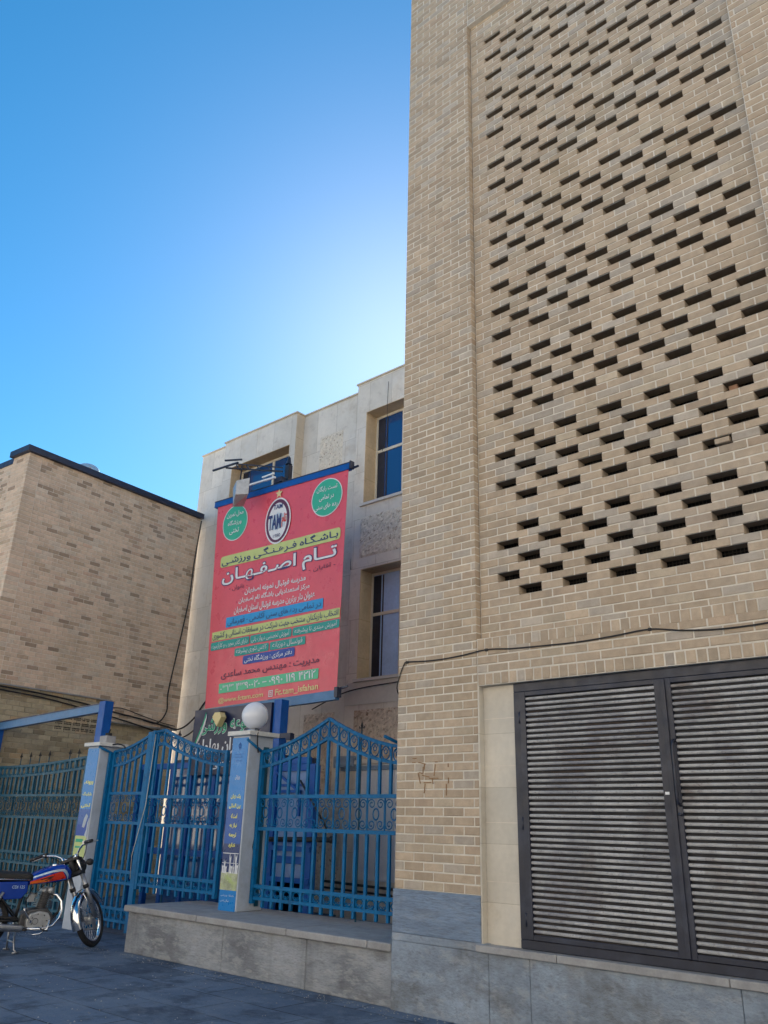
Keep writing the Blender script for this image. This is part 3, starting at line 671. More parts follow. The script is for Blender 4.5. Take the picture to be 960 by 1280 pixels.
def fence(root, xl, xr, xp, top, low, r1=1.80, r2=1.43, r3=.79, r4=.66, tip=.57, step=.163, x_bars0=None, mt='teal', name='railing', y=YG, xend=None, su=.272, holes=True):
    top_z = lambda x: arch(x, xl, xr, xp, *top); low_z = lambda x: arch(x, xl, xr, xp, *low)
    m = M[mt]
    fr = MB()
    for z, h in ((r1, .042), (r2, .042), (r3, .040), (r4, .036)): fr.box(xl, xr, y-.016, y+.016, z-h/2, z+h/2)
    for fz, w in ((top_z, .036), (low_z, .034)):
        xs = sorted(set(list(np.linspace(xl, xp, 16))+list(np.linspace(xp, xr, 16))))
        for a, b in zip(xs[:-1], xs[1:]): fr.bar((a-.003, y, fz(a)), (b+.003, y, fz(b)), .034, w, up=(0, 0, 1))
    for x in (xl, xr): fr.box(x-.026, x+.026, y-.024, y+.024, tip+.03, top_z(x)+.02)
    put(fr.build('frame', m, root), root)
    k0 = math.floor((xl-xp)/step)+1; xs = []
    k = k0
    while xp+k*step < xr-.03:
        x = xp+k*step; k += 1
        if x < xl+.03: continue
        xs.append(x)
        for p, q in ((r1+.015, top_z(x)-.01), (tip, r2-.015)):
            bb_ = MB(); bb_.box(x-.0175, x+.0175, y-.014, y+.014, p, q) if p < 1.2 else (bb_.box(x-.0175, x+.0175, y-.014, y+.014, p, low_z(x)-.004), bb_.box(x-.009, x+.009, y-.010, y+.010, low_z(x)-.004, q))
            put(bb_.build('bar', m, root), root)
    allx = [xl]+xs+[xr]
    for a, b in zip(allx[:-1], allx[1:]):
        c_ = (a+b)/2; w_ = min((b-a)/2-.018, .062)
        zt, zb = top_z(c_)-.018, low_z(c_)+.016; zm = (zt+zb)/2; rz = min((zt-zb)/2, .078)
        sc_ = MB(); ring(sc_, c_, zm, w_, rz*.98, y, .0085); ring(sc_, c_, zm+rz*.25, w_*.42, rz*.42, y, .0065, 8, math.pi*.9, math.pi*2.1)
        ring(sc_, c_-w_*.35, zm+rz*.55, w_*.22, rz*.25, y, .0055, 7); ring(sc_, c_+w_*.35, zm+rz*.55, w_*.22, rz*.25, y, .0055, 7)
        put(sc_.build('ring_ornament', m, root), root); sc_ = MB()
        zm = (r3+r4)/2; rz = (r3-r4)/2-.022
        ring(sc_, c_, zm, w_*.85, rz, y, .0085); ring(sc_, c_-w_*.38, zm-rz*.6, w_*.26, rz*.36, y, .0055, 7); ring(sc_, c_+w_*.38, zm-rz*.6, w_*.26, rz*.36, y, .0055, 7)
        put(sc_.build('ring_ornament', m, root), root)
    n = max(1, round((xr-xl)/su)); w = (xr-xl)/n; za, zb = r2+.021, r1-.021; zm = (za+zb)/2; hh = (zb-za)/2
    for k in range(n):
        c_ = xl+(k+.5)*w; sc_ = MB()
        if k: sc_.box(xl+k*w-.006, xl+k*w+.006, y-.008, y+.008, za, zb)
        for s in (-1, 1):       # pair of S scrolls
            sc_.tube([(c_+s*(w/2-.012), y, zm-hh+.02), (c_+s*(w/2-.010), y, zm), (c_+s*(w/2-.012), y, zm+hh-.02)], .0065, 4, cap=False, smooth=False)
            for v in (-1, 1): spiral(sc_, c_+s*(w*.25), zm+v*(hh-.060), .056, s, v, y)
        ring(sc_, c_, zm, .042, .058, y, .009)
        put(sc_.build('scroll_panel', m, root), root)
    return top_z
def strut(root, a, b, mt='teal'):
    m_ = MB(); m_.tube([a, b], .018, 8); put(m_.build('brace', M[mt], root), root)

F1 = thing('iron_railing', (-7.02, YG, .51), 'teal blue iron railing with a pointed top between globe lamp pillar and brick corner', 'railing')
fence(F1, -8.185, -5.86, -7.02, (2.335, 2.31, 2.675), (2.155, 2.135, 2.455))
strut(F1, (-8.19, YG, 2.33), (-8.235, 6.80, 2.47)); strut(F1, (-5.865, YG, 2.32), (-5.93, 6.78, 2.40))
mb = MB(); mb.box(-5.83, -5.32, 6.99, 7.07, .512, 2.30); put(mb.build('end_plate', M['teal_dark'], F1), F1)

G1 = thing('iron_gate', (-10.36, YG, 0), 'tall teal blue iron gate with a pointed top between the two pillars', 'gate')
tz = fence(G1, -10.62, -8.90, -10.36, (2.70, 2.36, 2.715), (2.50, 2.19, 2.53), tip=.57)
# wicket leaf hanging left of the centre stile, down to the ground
def wicket(root):
    xl, xr, y = -11.62, -10.70, YG-.002; top = lambda x: 2.46+(2.675-2.46)*max(0, (x-xl)/(xr-xl))**1.7; low = lambda x: top(x)-.215
    fr = MB()
    for z, h in ((1.85, .042), (1.445, .042), (.80, .04), (.655, .036), (.325, .036), (.175, .036)): fr.box(xl, xr, y-.016, y+.016, z-h/2, z+h/2)
    for f_ in (top, low):
        xs = np.linspace(xl, xr, 12)
        for a, b in zip(xs[:-1], xs[1:]): fr.bar((a-.003, y, f_(a)), (b+.003, y, f_(b)), .034, .036)
    fr.box(xl-.03, xl+.02, y-.02, y+.02, .10, top(xl)+.01); fr.box(xr-.055, xr+.055, y-.026, y+.022, .05, top(xr)+.03)
    fr.box(-11.715, -11.66, y-.06, y+.04, .03, 2.44)
    put(fr.build('frame', M['teal'], root), root)
    n = 6; st = (xr-.05-xl)/n; xs = [xl+st*(k) for k in range(1, n)]
    for x in xs:
        bb_ = MB(); bb_.box(x-.0175, x+.0175, y-.014, y+.014, 1.87, low(x)-.004); bb_.box(x-.009, x+.009, y-.01, y+.01, low(x)-.004, top(x)-.01); put(bb_.build('bar', M['teal'], root), root)
        bb_ = MB(); bb_.box(x-.0175, x+.0175, y-.014, y+.014, .08, 1.425); put(bb_.build('bar', M['teal'], root), root)
    allx = [xl]+xs+[xr-.05]
    for a, b in zip(allx[:-1], allx[1:]):
        c_ = (a+b)/2; w_ = (b-a)/2-.020
        for zm, rz in (((top(c_)+low(c_))/2, .080), (.7275, .048), (.25, .050)):
            sc_ = MB(); ring(sc_, c_, zm, w_, rz, y, .0085); ring(sc_, c_-w_*.4, zm+rz*.5, w_*.25, rz*.3, y, .0055, 7); ring(sc_, c_+w_*.4, zm+rz*.5, w_*.25, rz*.3, y, .0055, 7)
            put(sc_.build('ring_ornament', M['teal'], root), root)
    n = 3; w = (xr-.05-xl)/n; za, zb = 1.466, 1.829; zm = (za+zb)/2; hh = (zb-za)/2
    for k in range(n):
        c_ = xl+(k+.5)*w; sc_ = MB()
        if k: sc_.box(xl+k*w-.006, xl+k*w+.006, y-.008, y+.008, za, zb)
        for s in (-1, 1):
            for v in (-1, 1): spiral(sc_, c_+s*(w*.25), zm+v*(hh-.060), .056, s, v, y)
        ring(sc_, c_, zm, .042, .058, y, .009)
        put(sc_.build('scroll_panel', M['teal'], root), root)
W1 = thing('iron_gate', (-11.15, YG, 0), 'narrow teal iron wicket gate reaching the ground, right of the motorcycle', 'gate')
wicket(W1); strut(W1, (-11.66, YG, 2.42), (-11.74, 6.80, 2.52))
mb = MB(); pts = [(-10.56, YG-.03, 2.66), (-10.57, YG-.035, 2.2), (-10.60, YG-.03, 1.7), (-10.68, YG-.04, 1.35), (-10.78, YG-.035, 1.02), (-10.76, YG-.03, .72)]
mb.tube(pts, .005, 5); tag(mb.build('cable', M['frame_w']), 'thin pale cord hanging down the centre stile of the gate', 'cord')

# left leaf, dark teal
F2 = thing('iron_gate', (-13.7, YG+.1, 0), 'wide dark teal iron gate at the left edge, behind the motorcycle, before the painted wall', 'gate')
0 and fence(F2, -17.2, -12.14, -15.2, (2.62, 2.62, 2.33), (2.42, 2.43, 2.165), r1=1.83, r2=1.485, r3=.93, r4=.76, tip=.10, step=.165, mt='teal_dark', y=YG+.12, su=.27) if False else None
def leaf2(root):
    xl, xr, y = -15.75, -12.12, YG+.1; top = lambda x: 2.325+.13*max(0, (x+15.0)/2.9)**1.9; low = lambda x: top(x)-.165
    fr = MB()
    for z, h in ((1.835, .04), (1.485, .04), (.93, .04), (.77, .036), (.30, .036), (.15, .036)): fr.box(xl, xr, y-.016, y+.016, z-h/2, z+h/2)
    xs = np.linspace(xl, xr, 26)
    for f_ in (top, low):
        for a, b in zip(xs[:-1], xs[1:]): fr.bar((a-.003, y, f_(a)), (b+.003, y, f_(b)), .034, .036)
    for x in (xl, xr): fr.box(x-.025, x+.025, y-.02, y+.02, .10, top(x)+.01)
    put(fr.build('frame', M['teal_dark'], root), root)
    n = 11*2; st = (xr-xl)/n; X = [xl+st*k for k in range(1, n)]
    for x in X:
        for a, b in ((1.855, top(x)-.01), (.07, 1.465)): bb_ = MB(); bb_.box(x-.021, x+.021, y-.014, y+.014, a, b); put(bb_.build('bar', M['teal_dark'], root), root)
    for a in [xl]+X:
        c_ = a+st/2; w_ = st/2-.02
        for zz, rz in (((top(c_)+low(c_))/2, .062), (.85, .056)): sc_ = MB(); ring(sc_, c_, zz, w_, rz, y, .013); put(sc_.build('ring_ornament', M['teal_dark'], root), root)
    n = 13; w = (xr-xl)/n; za, zb = 1.505, 1.815; zm = (za+zb)/2; hh = (zb-za)/2
    for k in range(n):
        c_ = xl+(k+.5)*w; sc_ = MB(); sc_.box(xl+k*w-.006, xl+k*w+.006, y-.008, y+.008, za, zb)
        for s in (-1, 1):
            for v in (-1, 1): spiral(sc_, c_+s*(w*.25), zm+v*(hh-.055), .052, s, v, y, .009)
        ring(sc_, c_, zm, .042, .052, y, .011)
        put(sc_.build('scroll_panel', M['teal_dark'], root), root)
leaf2(F2)
# spear-headed rails behind
def spears(root, xs, y, z1, rail=True, z0=0.02):
    q = MB(); heads = []
    for x in xs:
        s_ = MB(); heads.append(s_); q.bar((x, y, z0), (x, y, z1-.10), .014)
        s_.lathe([(.001, -.11), (.009, -.10), (.010, -.06), (.017, -.04), (.001, .02)], (x, y, z1), n=6, smooth=False); s_.box(x-.038, x+.038, y-.005, y+.005, z1-.072, z1-.060)
        s_.box(x-.042, x-.034, y-.005, y+.005, z1-.072, z1-.045); s_.box(x+.034, x+.042, y-.005, y+.005, z1-.072, z1-.045)
    if rail: q.box(min(xs)-.1, max(xs)+.1, y-.012, y+.012, 1.9, 1.94); q.box(min(xs)-.1, max(xs)+.1, y-.012, y+.012, .3, .34)
    islands(q, 'rod', M['teal_dark'], root); [put(w.build('spearhead', M['black'], root), root) for w in heads]
SP = thing('spear_fence', (-14.6, 7.6, 0), 'dark spear-topped iron fence just behind the left gate', 'fence')
spears(SP, [-15.65, -15.28, -14.93, -14.58][:4]+[-13.86, -13.56], 7.5, 2.60)
S2 = thing('spear_post', (-10.33, 7.25, 0), 'dark spear-topped rod behind the gate peak, left of the navy sign', 'post'); spears(S2, [-10.33], 7.25, 2.72, False)
S3 = thing('spear_post', (-6.70, 7.25, .51), 'dark spear-topped rod rising behind the railing next to the brick corner', 'post'); spears(S3, [-6.70], 7.25, 2.64, False, .513)

# blue portal frame behind the left pillar
PF = thing('steel_portal', (-12.7, 7.35, 0), 'bright blue steel portal posts with a pale sloping cross beam above the left gate', 'gate frame')
b = MB(); b.box(-12.79, -12.60, 7.30, 7.46, 0, 3.335); put(b.build('post', M['blue'], PF, bevel=.008), PF)
b = MB(); b.box(-16.55, -16.33, 7.30, 7.46, 2.2, 3.30)
b = MB(); b.box(-15.93, -15.76, 7.0, 7.13, 0, 3.13); put(b.build('post', M['blue'], PF, bevel=.008), PF)
b = MB(); b.bar((-15.76, 7.06, 3.055), (-12.79, 7.36, 3.225), .10, .13); put(b.build('beam', M['blue_pale'], PF), PF)
b = MB(); b.bar((-15.76, 7.06, 3.13), (-12.79, 7.36, 3.297), .12, .02); put(b.build('beam_flange', M['navy'], PF), PF)

# ================================================================== LEFT BRICK BUILDING
LB = thing('brick_annex', (-15.81, 6.6, 0), 'light brown brick building with a dark blue roof edge at the left', 'building')
A0 = np.array([-15.809, 6.591]); du = np.array([math.cos(R_(95)), math.sin(R_(95))]); nn = np.array([du[1], -du[0]])   # outward normal (+X)
def frL(u, d, z): p = A0+du*u-nn*d; return (p[0], p[1], z)
def frL2(u, d, z): p = A0-nn*u+du*d; return (p[0], p[1], z)          # short face turning away to the left
LL = 4.72; ZTL = 8.60
lb, lm, lo_ = MB(), MB(), MB()
BL_, BH = .252, .0865
z = 3.86; i = 0
def tl():
    return tint_left()
while z < ZTL-.02:
    o_ = [0, BL_/2, .07][i % 2]
    brick_course(lb, None, frL, z, z+BH, .30, LL, BL_, o_, .09, tints=tl, gap=.010)
    one_brick(lb, frL, .006, .295, z+.005, z+BH-.005, .09, tl)      # continuous vertical joint near the corner
    brick_course(lb, None, frL2, z, z+BH, .092, .62, BL_, o_, .09, tints=tl, gap=.010)
    z += BH; i += 1
z = 3.43
while z < 3.85:
    brick_course(lb, None, frL, z, z+BH, 2.85, LL, BL_, [0, BL_/2][i % 2], .09, tints=tl, gap=.010); z += BH; i += 1
put(lb.build('brick_wall', M['brick'], LB), LB)
def obox(mb, fr, u0, u1, d0, d1, z0, z1, **k):
    v = [fr(u, d, z) for u in (u0, u1) for d in (d0, d1) for z in (z0, z1)]
    mb.add(v, [(0, 1, 3, 2), (4, 6, 7, 5), (0, 4, 5, 1), (2, 3, 7, 6), (0, 2, 6, 4), (1, 5, 7, 3)], **k)
obox(lm, frL, .008, LL, .0075, .25, 3.86, ZTL); obox(lm, frL, 2.84, LL, .0075, .25, 3.43, 3.86); obox(lm, frL2, .012, .62, .0075, .2, 3.86, ZTL)
put(lm.build('mortar', M['mortar_l'], LB), LB)
lw, lw2 = MB(), MB()
z = .02; i = 0
while z < 3.83:
    hi = z+.096
    brick_course(lw, None, frL, z, hi, 0, 2.84, .262, [0, .131][i % 2], .09, tints=tint_cream, gap=.012)
    if hi < 3.43: brick_course(lw, None, lambda u, d, zz: frL(u, d+.16, zz), z, hi, 2.84, LL, .262, [0, .131][i % 2], .09, tints=tint_cream, gap=.012)
    brick_course(lw, None, frL2, z, hi, .092, .62, .262, [0, .131][i % 2], .09, tints=tint_cream, gap=.012)
    z = hi; i += 1
put(lw.build('painted_lower_wall', M['brick'], LB), LB)
obox(lw2, frL, .01, 2.84, .010, .25, 0, 3.855); obox(lw2, frL, 2.84, LL, .17, .4, 0, 3.42); obox(lw2, frL2, .01, .62, .010, .2, 0, 3.855)
put(lw2.build('lower_mortar', M['mortar_old'], LB), LB)
v_ = MB()
for r in range(3):                  # three rows of perforated vent bricks
    for c_ in range(5):
        u0 = 1.62+c_*.205+r*.0; zc = 3.385-r*.105
        for a in range(5):
            for b2 in range(2):
                if random.random() < .9: obox(v_, frL, u0+a*.033, u0+a*.033+.019, -.0045, .004, zc-.030+b2*.036, zc-.030+b2*.036+.022)
put(v_.build('vent_holes', M['dark_in'], LB), LB)
lg = MB(); obox(lg, frL, -.02, 2.86, -.035, .05, 3.835, 3.862); obox(lg, frL, 2.84, LL, -.012, .05, 3.405, 3.432); put(lg.build('ledge', M['cap_stone'], LB), LB)
fa = MB(); obox(fa, frL, -.09, LL+.02, -.09, .35, ZTL, ZTL+.13); obox(fa, frL, -.09, .20, .351, .63, ZTL, ZTL+.13)
obox(fa, frL, .28, .6, .70, 9, ZTL+.14, ZTL+.27); put(fa.build('roof_fascia', M['fascia'], LB), LB)
bd = MB(); obox(bd, frL, .50, LL, .251, 9, 0, ZTL); put(bd.build('building_body', M['mortar_l'], LB), LB)
bb, bm_ = MB(), MB(); z = .02; i = 0
while z < ZTL+.12:               # set-back part of the facade further left
    brick_course(bb, None, lambda u, d, zz: frL2(u, d+.30, zz), z, z+BH, .66, 5.5, BL_, [0, BL_/2][i % 2], .09, tints=tl, gap=.010); z += BH; i += 1
put(bb.build('set_back_brickwork', M['brick'], LB), LB)
obox(bm_, lambda u, d, zz: frL2(u, d+.30, zz), .64, 5.5, .0075, .2, 0, ZTL+.13); put(bm_.build('set_back_mortar', M['mortar_l'], LB), LB)
dp = MB(); p = frL2(.66, .06, 0); dp.tube([(p[0], p[1], 0), (p[0], p[1], ZTL)], .028, 8); put(dp.build('drainpipe', M['fascia'], LB), LB)
# satellite dish on its roof
t = thing('satellite_dish', frL(1.55, .30, ZTL+.13), 'pale grey satellite dish poking over the roof edge of the left brick building', 'satellite dish')
b = MB(); c_ = frL(1.62, .42, ZTL+.19); b.lathe([(.001, .0), (.10, .008), (.20, .035), (.28, .075), (.285, .08), (.28, .083), (.001, .012)], c_, (.75, -.45, .35), n=28); put(b.build('dish', M['silver'], t), t)
b = MB(); b.tube([c_, (c_[0]-.1, c_[1]+.05, ZTL+.131)], .02, 8); b.tube([c_, (c_[0]+.30, c_[1]-.10, c_[2]+.02)], .008, 6); b.box(c_[0]+.27, c_[0]+.33, c_[1]-.13, c_[1]-.07, c_[2]-.0, c_[2]+.06); put(b.build('mount', M['steel'], t), t)

# ================================================================== MIDDLE STONE BUILDING
YM = 11.3
MBD = thing('stone_building', (-13.3, YM, 0), 'three storey building clad in pale marble with pebble panels and blue windows behind the banner', 'building')
def mput(b, name, m, **k): o = b.build(name, m, None, **k); put(o, MBD); return o
ZR = 10.52
# window openings (x0,x1,z0,z1) in plane YM
W_UL = (-15.18, -13.05, 7.72, 9.76)      # upper left, section 1
W_UR = (-10.63, -8.7, 7.67, 9.80)
W_MR = (-10.63, -8.7, 4.08, 6.26)
W_ML = (-15.18, -13.05, 4.08, 6.26)
def facade(x0, x1, z0, z1, wins, y=YM, mname='marble', thick=.45):
    b = MB(); xs = sorted({x0, x1, *[w[i] for w in wins for i in (0, 1)]}); zs = sorted({z0, z1, *[w[i] for w in wins for i in (2, 3)]})
    for a, c_ in zip(xs[:-1], xs[1:]):
        runs = []
        for p, q in zip(zs[:-1], zs[1:]):
            inside = any(w[0] <= a and c_ <= w[1] and w[2] <= p and q <= w[3] for w in wins)
            if inside: runs.append(None)
            elif runs and runs[-1]: runs[-1] = (runs[-1][0], q)
            else: runs.append((p, q))
        for r in runs:
            if r: b.box(a, c_, y, y+thick, r[0], r[1])
    return b
mput(facade(-16.62, -15.52, 0, ZR-.02, [], YM+.12), 'marble_wall', M['marble'])
mput(facade(-15.52, -12.862, 0, ZR, [W_UL, W_ML]), 'marble_wall', M['marble'])
mput(facade(-12.862, -10.85, 0, ZR, [], YM+.25), 'marble_wall', M['marble'])
mput(facade(-10.90, -6.6, 0, ZR+.02, [W_UR, W_MR]), 'marble_wall', M['marble'])
b = MB(); b.box(-12.8645, -12.8605, YM+.003, YM+.25, 0, ZR); mput(b, 'projection_side', M['marble_side'])
b = MB()          # copings
for x0, x1, y0, zz in ((-16.64, -15.53, YM+.09, ZR-.02), (-15.55, -12.83, YM-.03, ZR), (-12.83, -10.93, YM+.22, ZR), (-10.93, -6.6, YM-.03, ZR+.02)): b.box(x0, x1, y0, y0+.5, zz, zz+.035)
islands(b, 'roof_coping', M['marble_side'], MBD)
b = MB(); b.box(-16.6, -6.6, YM+.57, YM+12, 0, ZR-.15); mput(b, 'building_body', M['mortar_l'])
# pebble-dash panels (set slightly into the marble)
def pebble(x0, x1, z0, z1, y, m='pebble'):
    nx, nz = max(2, int((x1-x0)/.045)), max(2, int((z1-z0)/.045)); b = MB(); V_ = []
    for j in range(nz+1):
        for i in range(nx+1):
            e = i in (0, nx) or j in (0, nz)
            V_.append((x0+(x1-x0)*i/nx, y-(0.002 if e else random.uniform(.004, .022)), z0+(z1-z0)*j/nz))
    b.add(V_, [(j*(nx+1)+i, j*(nx+1)+i+1, (j+1)*(nx+1)+i+1, (j+1)*(nx+1)+i) for j in range(nz) for i in range(nx)])
    mput(b, 'pebble_panel', M[m])
pebble(-12.28, -11.55, 6.3, 9.78, YM+.25); pebble(-12.28, -11.42, .95, 3.55, YM+.25, 'pebble_dark')
pebble(-10.68, -8.6, 6.50, 7.37, YM); pebble(-10.66, -8.6, 2.62, 3.50, YM, 'pebble_dark'); pebble(-14.9, -13.2, 6.5, 7.4, YM)
# ledges, sills, trims
b = MB()
for w in (W_UL, W_UR, W_MR, W_ML): b.box(w[0]-.06, w[1]+.06, YM-.05, YM+.42, w[2]-.055, w[2])
b.box(-10.9, -8.6, YM-.012, YM, 3.60, 4.02); b.box(-10.9, -8.6, YM-.06, YM, 2.53, 2.60)
islands(b, 'window_sill', M['marble_plain'], MBD)
# reveal linings and windows
RD = .38
for w in (W_UL, W_UR, W_MR, W_ML):
    x0, x1, z0, z1 = w; b = MB()
    b.box(x0, x0+.012, YM+.002, YM+RD, z0, z1); b.box(x1-.012, x1, YM+.002, YM+RD, z0, z1); b.box(x0+.012, x1-.012, YM+.002, YM+RD, z1-.012, z1)
    islands(b, 'window_reveal', M['travertine_bounce'], MBD)
    y = YM+RD-.05
    b = MB(); f = .05
    b.box(x0+.012, x0+.012+f, y, y+.06, z0, z1-.012); b.box(x1-.012-f, x1-.012, y, y+.06, z0, z1-.012); b.box(x0+.062, x1-.062, y, y+.06, z1-.012-f, z1-.012); b.box(x0+.062, x1-.062, y, y+.06, z0, z0+f)
    zt = z0+(z1-z0)*.60; b.box(x0+.062, x1-.062, y-.003, y+.06, zt-.03, zt+.03)
    xm = x0+.78 if x1-x0 < 2 else (x0+x1)/2+.15; b.box(xm-.03, xm+.03, y-.005, y+.06, z0+f, z1-.062)
    fo = mput(b, 'window_frame', M['frame_w'])
    g_ = MB(); g_.box(x0+.062, x1-.062, y+.02, y+.03, z0+f, z1-.062); go = g_.build('window_pane', M['glass'] if w is not W_MR else M['glass_sky'], None); go.parent = fo
    c_ = MB(); c_.box(x0+.062, x0+.26, y+.012, y+.019, z0+f, z1-.08)
    c_.box(x0+.30, x0+.33, y+.012, y+.019, z0+f, z1-.08)
    co = c_.build('window_blind', M['pillar'] if False else M['door_metal'], None); co.parent = fo
# pale marble panels and pipes at the ground floor right
b = MB(); slabs(b, [-10.55, -10.02, -9.62, -9.2, -8.7], .62, 2.52, YM-.022, YM, .012); islands(b, 'marble_panel', mat('washed_marble', (.70, .72, .76), .6, var=.08, vscale=2), MBD)
b = MB(); b.tube([(-11.2, YM-.06, .56), (-8.6, YM-.06, .50)], .022, 8); b.tube([(-11.2, YM-.07, .46), (-8.6, YM-.07, .40)], .018, 8); mput(b, 'wall_pipes', M['black'])
# brown mottled low wall patches seen through the railing
pebble(-12.0, -10.98, .2, 2.0, YM+.248, 'pebble')
b = MB(); b.box(-11.05, -10.55, YM-.10, YM-.001, 2.48, 2.68); b.box(-10.9, -9.3, YM-.05, YM-.001, 2.42, 2.50)
t = thing('meter_box', (-10.8, YM, 2.5), 'small grey meter box on the marble wall, seen through the railing', 'box'); put(b.build('box', M['granite'], t, bevel=.01), t)
# wires on the facade
cable('cable', [(-11.9, YM+.10, 3.62), (-11.0, YM-.05, 3.82), (-10.4, YM-.05, 3.90), (-9.6, YM-.06, 3.93), (-8.9, YM-.06, 3.97), (-8.2, YM-.07, 4.0)], .012, 'black cable along the marble wall below the middle window, right of the banner')
cable('cable', [(-9.98, YM-.04, 10.3), (-9.99, YM-.05, 9.6), (-9.96, YM-.05, 9.2), (-10.0, YM-.05, 8.95), (-10.1, YM-.05, 8.7)], .006, 'thin pale cord dangling in front of the top right window')
cable('cable', [(-11.06, YM-.01+.2, 7.3), (-11.02, YM+.2, 6.9), (-10.95, YM+.05, 6.55), (-10.88, YM-.02, 6.30)], .008, 'thin grey wire on the marble pier between the banner and the windows')

# cables sagging across the left building to the stone building
def onL(u, z, d=-.05): return frL(u, d, z)
cable('cable', [onL(.1, 3.80), onL(1.0, 3.78), onL(2.0, 3.72), onL(2.9, 3.62), onL(3.6, 3.56), onL(4.3, 3.48), (-15.95, 11.15, 3.42), (-15.6, 11.25, 3.62), (-15.25, 11.25, 3.95), (-14.9, 11.2, 4.1), (-14.5, 11.1, 4.15)], .018, 'upper of the thick black cables drooping across the brown brick wall')
cable('cable', [onL(.1, 3.74), onL(1.2, 3.70), onL(2.2, 3.60), onL(3.0, 3.50), onL(3.7, 3.40), onL(4.4, 3.28), (-15.9, 11.15, 3.22), (-15.5, 11.2, 3.35), (-15.1, 11.15, 3.62), (-14.8, 11.1, 3.66)], .016, 'lower of the thick black cables drooping across the brown brick wall')
cable('cable', [frL(LL-.02, -.05, 8.55), frL(LL-.10, -.05, 7.4), frL(LL-.12, -.05, 6.6), frL(LL-.22, -.05, 5.7), frL(LL-.32, -.05, 5.0), frL(LL-.42, -.05, 4.2), frL(LL-.40, -.05, 3.8), frL(LL-.62, -.05, 3.52), frL(LL-1.0, -.05, 3.54)], .016, 'black cable running down the corner between the brown brick building and the marble one')
cable('cable', [onL(2.6, 3.66), onL(3.1, 3.72), onL(3.7, 3.62), onL(4.2, 3.54), onL(4.6, 3.50)], .010, 'thin loose cable looping above the thick cables beside the blue post')

# ================================================================== ENTRANCE KIOSK, NAVY SIGN
YK = 8.8
K = thing('entrance_kiosk', (-11.0, YK, 0), 'blue steel gatehouse with dark windows behind the gate', 'kiosk')
def kput(b, name, m, **k): o = b.build(name, m, None, **k); put(o, K); return o
b = MB()
for x in (-13.7, -13.2, -12.7, -12.15, -11.5, -10.85, -10.2): b.box(x, x+.09, YK, YK+.09, 0, 2.42)
b.box(-10.05, -9.87, YK-.02, YK+.14, 0, 3.34); b.box(-9.20, -9.05, YK, YK+.12, .1, 2.32)
for z in (.0, .95, 2.34): b.box(-13.7, -9.2, YK+.01, YK+.08, z, z+.10)
b.box(-10.0, -9.05, YK+.01, YK+.08, 2.24, 2.34)
kput(b, 'steel_frame', M['blue'], bevel=.006)
b = MB(); b.box(-12.68, -9.95, YK+.04, YK+.05, .1, 2.35); kput(b, 'dark_windows', M['glass'])
b = MB(); b.box(-9.87, -9.20, YK+.04, YK+.05, .75, 2.24); kput(b, 'side_panel', M['panel_blue'])
b = MB(); b.box(-9.87, -9.3, YK+.025, YK+.035, 2.02, 2.06); b.box(-9.87, -9.05, YK-.03, YK+.0, 1.12, 1.19); b.box(-9.87, -9.05, YK-.03, YK+.0, .70, .77); b.bar((-9.9, YK-.03, 2.25), (-9.35, YK-.03, 1.95), .03); b.box(-9.87, -9.32, YK-.02, YK+.01, 1.93, 1.97)
b.box(-9.36, -9.32, YK-.02, YK+.01, 1.6, 1.95)
kput(b, 'cross_rails', M['blue'])
b = MB(); b.tube([(-9.9, YK-.1, 1.27), (-8.52, YK-.1, 1.30)], .035, 8); b.tube([(-8.56, YK-.1, 1.30), (-8.50, YK-.1, 1.30)], .05, 8); kput(b, 'barrier_arm', M['black'])
b = MB(); b.tube([(-9.30, YK-.05, 2.1), (-8.7, YK-.05, 1.45)], .016, 6); kput(b, 'cross_brace', M['black'])
b = MB(); b.box(-12.76, -9.9, YK+.15, YK+.9, 2.42, 2.50); b.box(-12.7, -10.0, YK+.82, YK+.9, 0, 2.42); b.box(-12.76, -12.70, YK+.15, YK+.82, 0, 2.42); kput(b, 'rear_shell', M['navy'])
b = MB(); b.box(-15.4, -12.4, 10.3, 10.36, 0, .08)
NS = thing('navy_sign', (-11.0, YK, 2.5), 'dark navy sports complex sign with white and green Persian lettering below the red banner', 'sign')
YS = YK-.06
b = MB(); b.box(-12.07, -10.06, YS, YS+.05, 2.22, 3.30); put(b.build('board', M['sign_navy'], NS), NS)
sgn = lambda a, b_: (-12.07+2.01*a, YS-.004, b_)
b = MB(); letters(b, 'مجموعه ورزشی', .10, .93, 3.14, 2.86, sgn, .040, 0); put(b.build('outline_lettering', M['ink_white'], NS), NS)
sg2 = lambda a, b_: (-12.07+2.01*a, YS-.009, b_)
b = MB(); letters(b, 'مجموعه ورزشی', .105, .925, 3.13, 2.87, sg2, .014, 0); put(b.build('green_lettering', M['ink_green'], NS), NS)
b = MB(); letters(b, 'ورزشکاران پهلوان', .06, .94, 2.80, 2.52, sgn, .030, 0); letters(b, 'ورزشگاه تختی', .30, .95, 2.46, 2.30, sgn, .025); put(b.build('white_lettering', M['ink_white'], NS), NS)
b = MB()
for k, m_ in ((0, 'ink_white'), (1, 'ink_green')):
    bb_ = MB(); pts = [(-12.02+.30*math.sin(t_*1.5)-.02*k, YS-.006-.002*k, 2.60+t_*.62+.03*k) for t_ in np.linspace(0, 1, 12)]
    bb_.tube(pts, [.005+.022*math.sin(math.pi*i/11) for i in range(12)], 4); put(bb_.build('flag_swoosh', M[m_], NS), NS)
t = thing('floodlight', (-11.24, YS, 3.05), 'small pale floodlight in front of the navy sign', 'lamp')
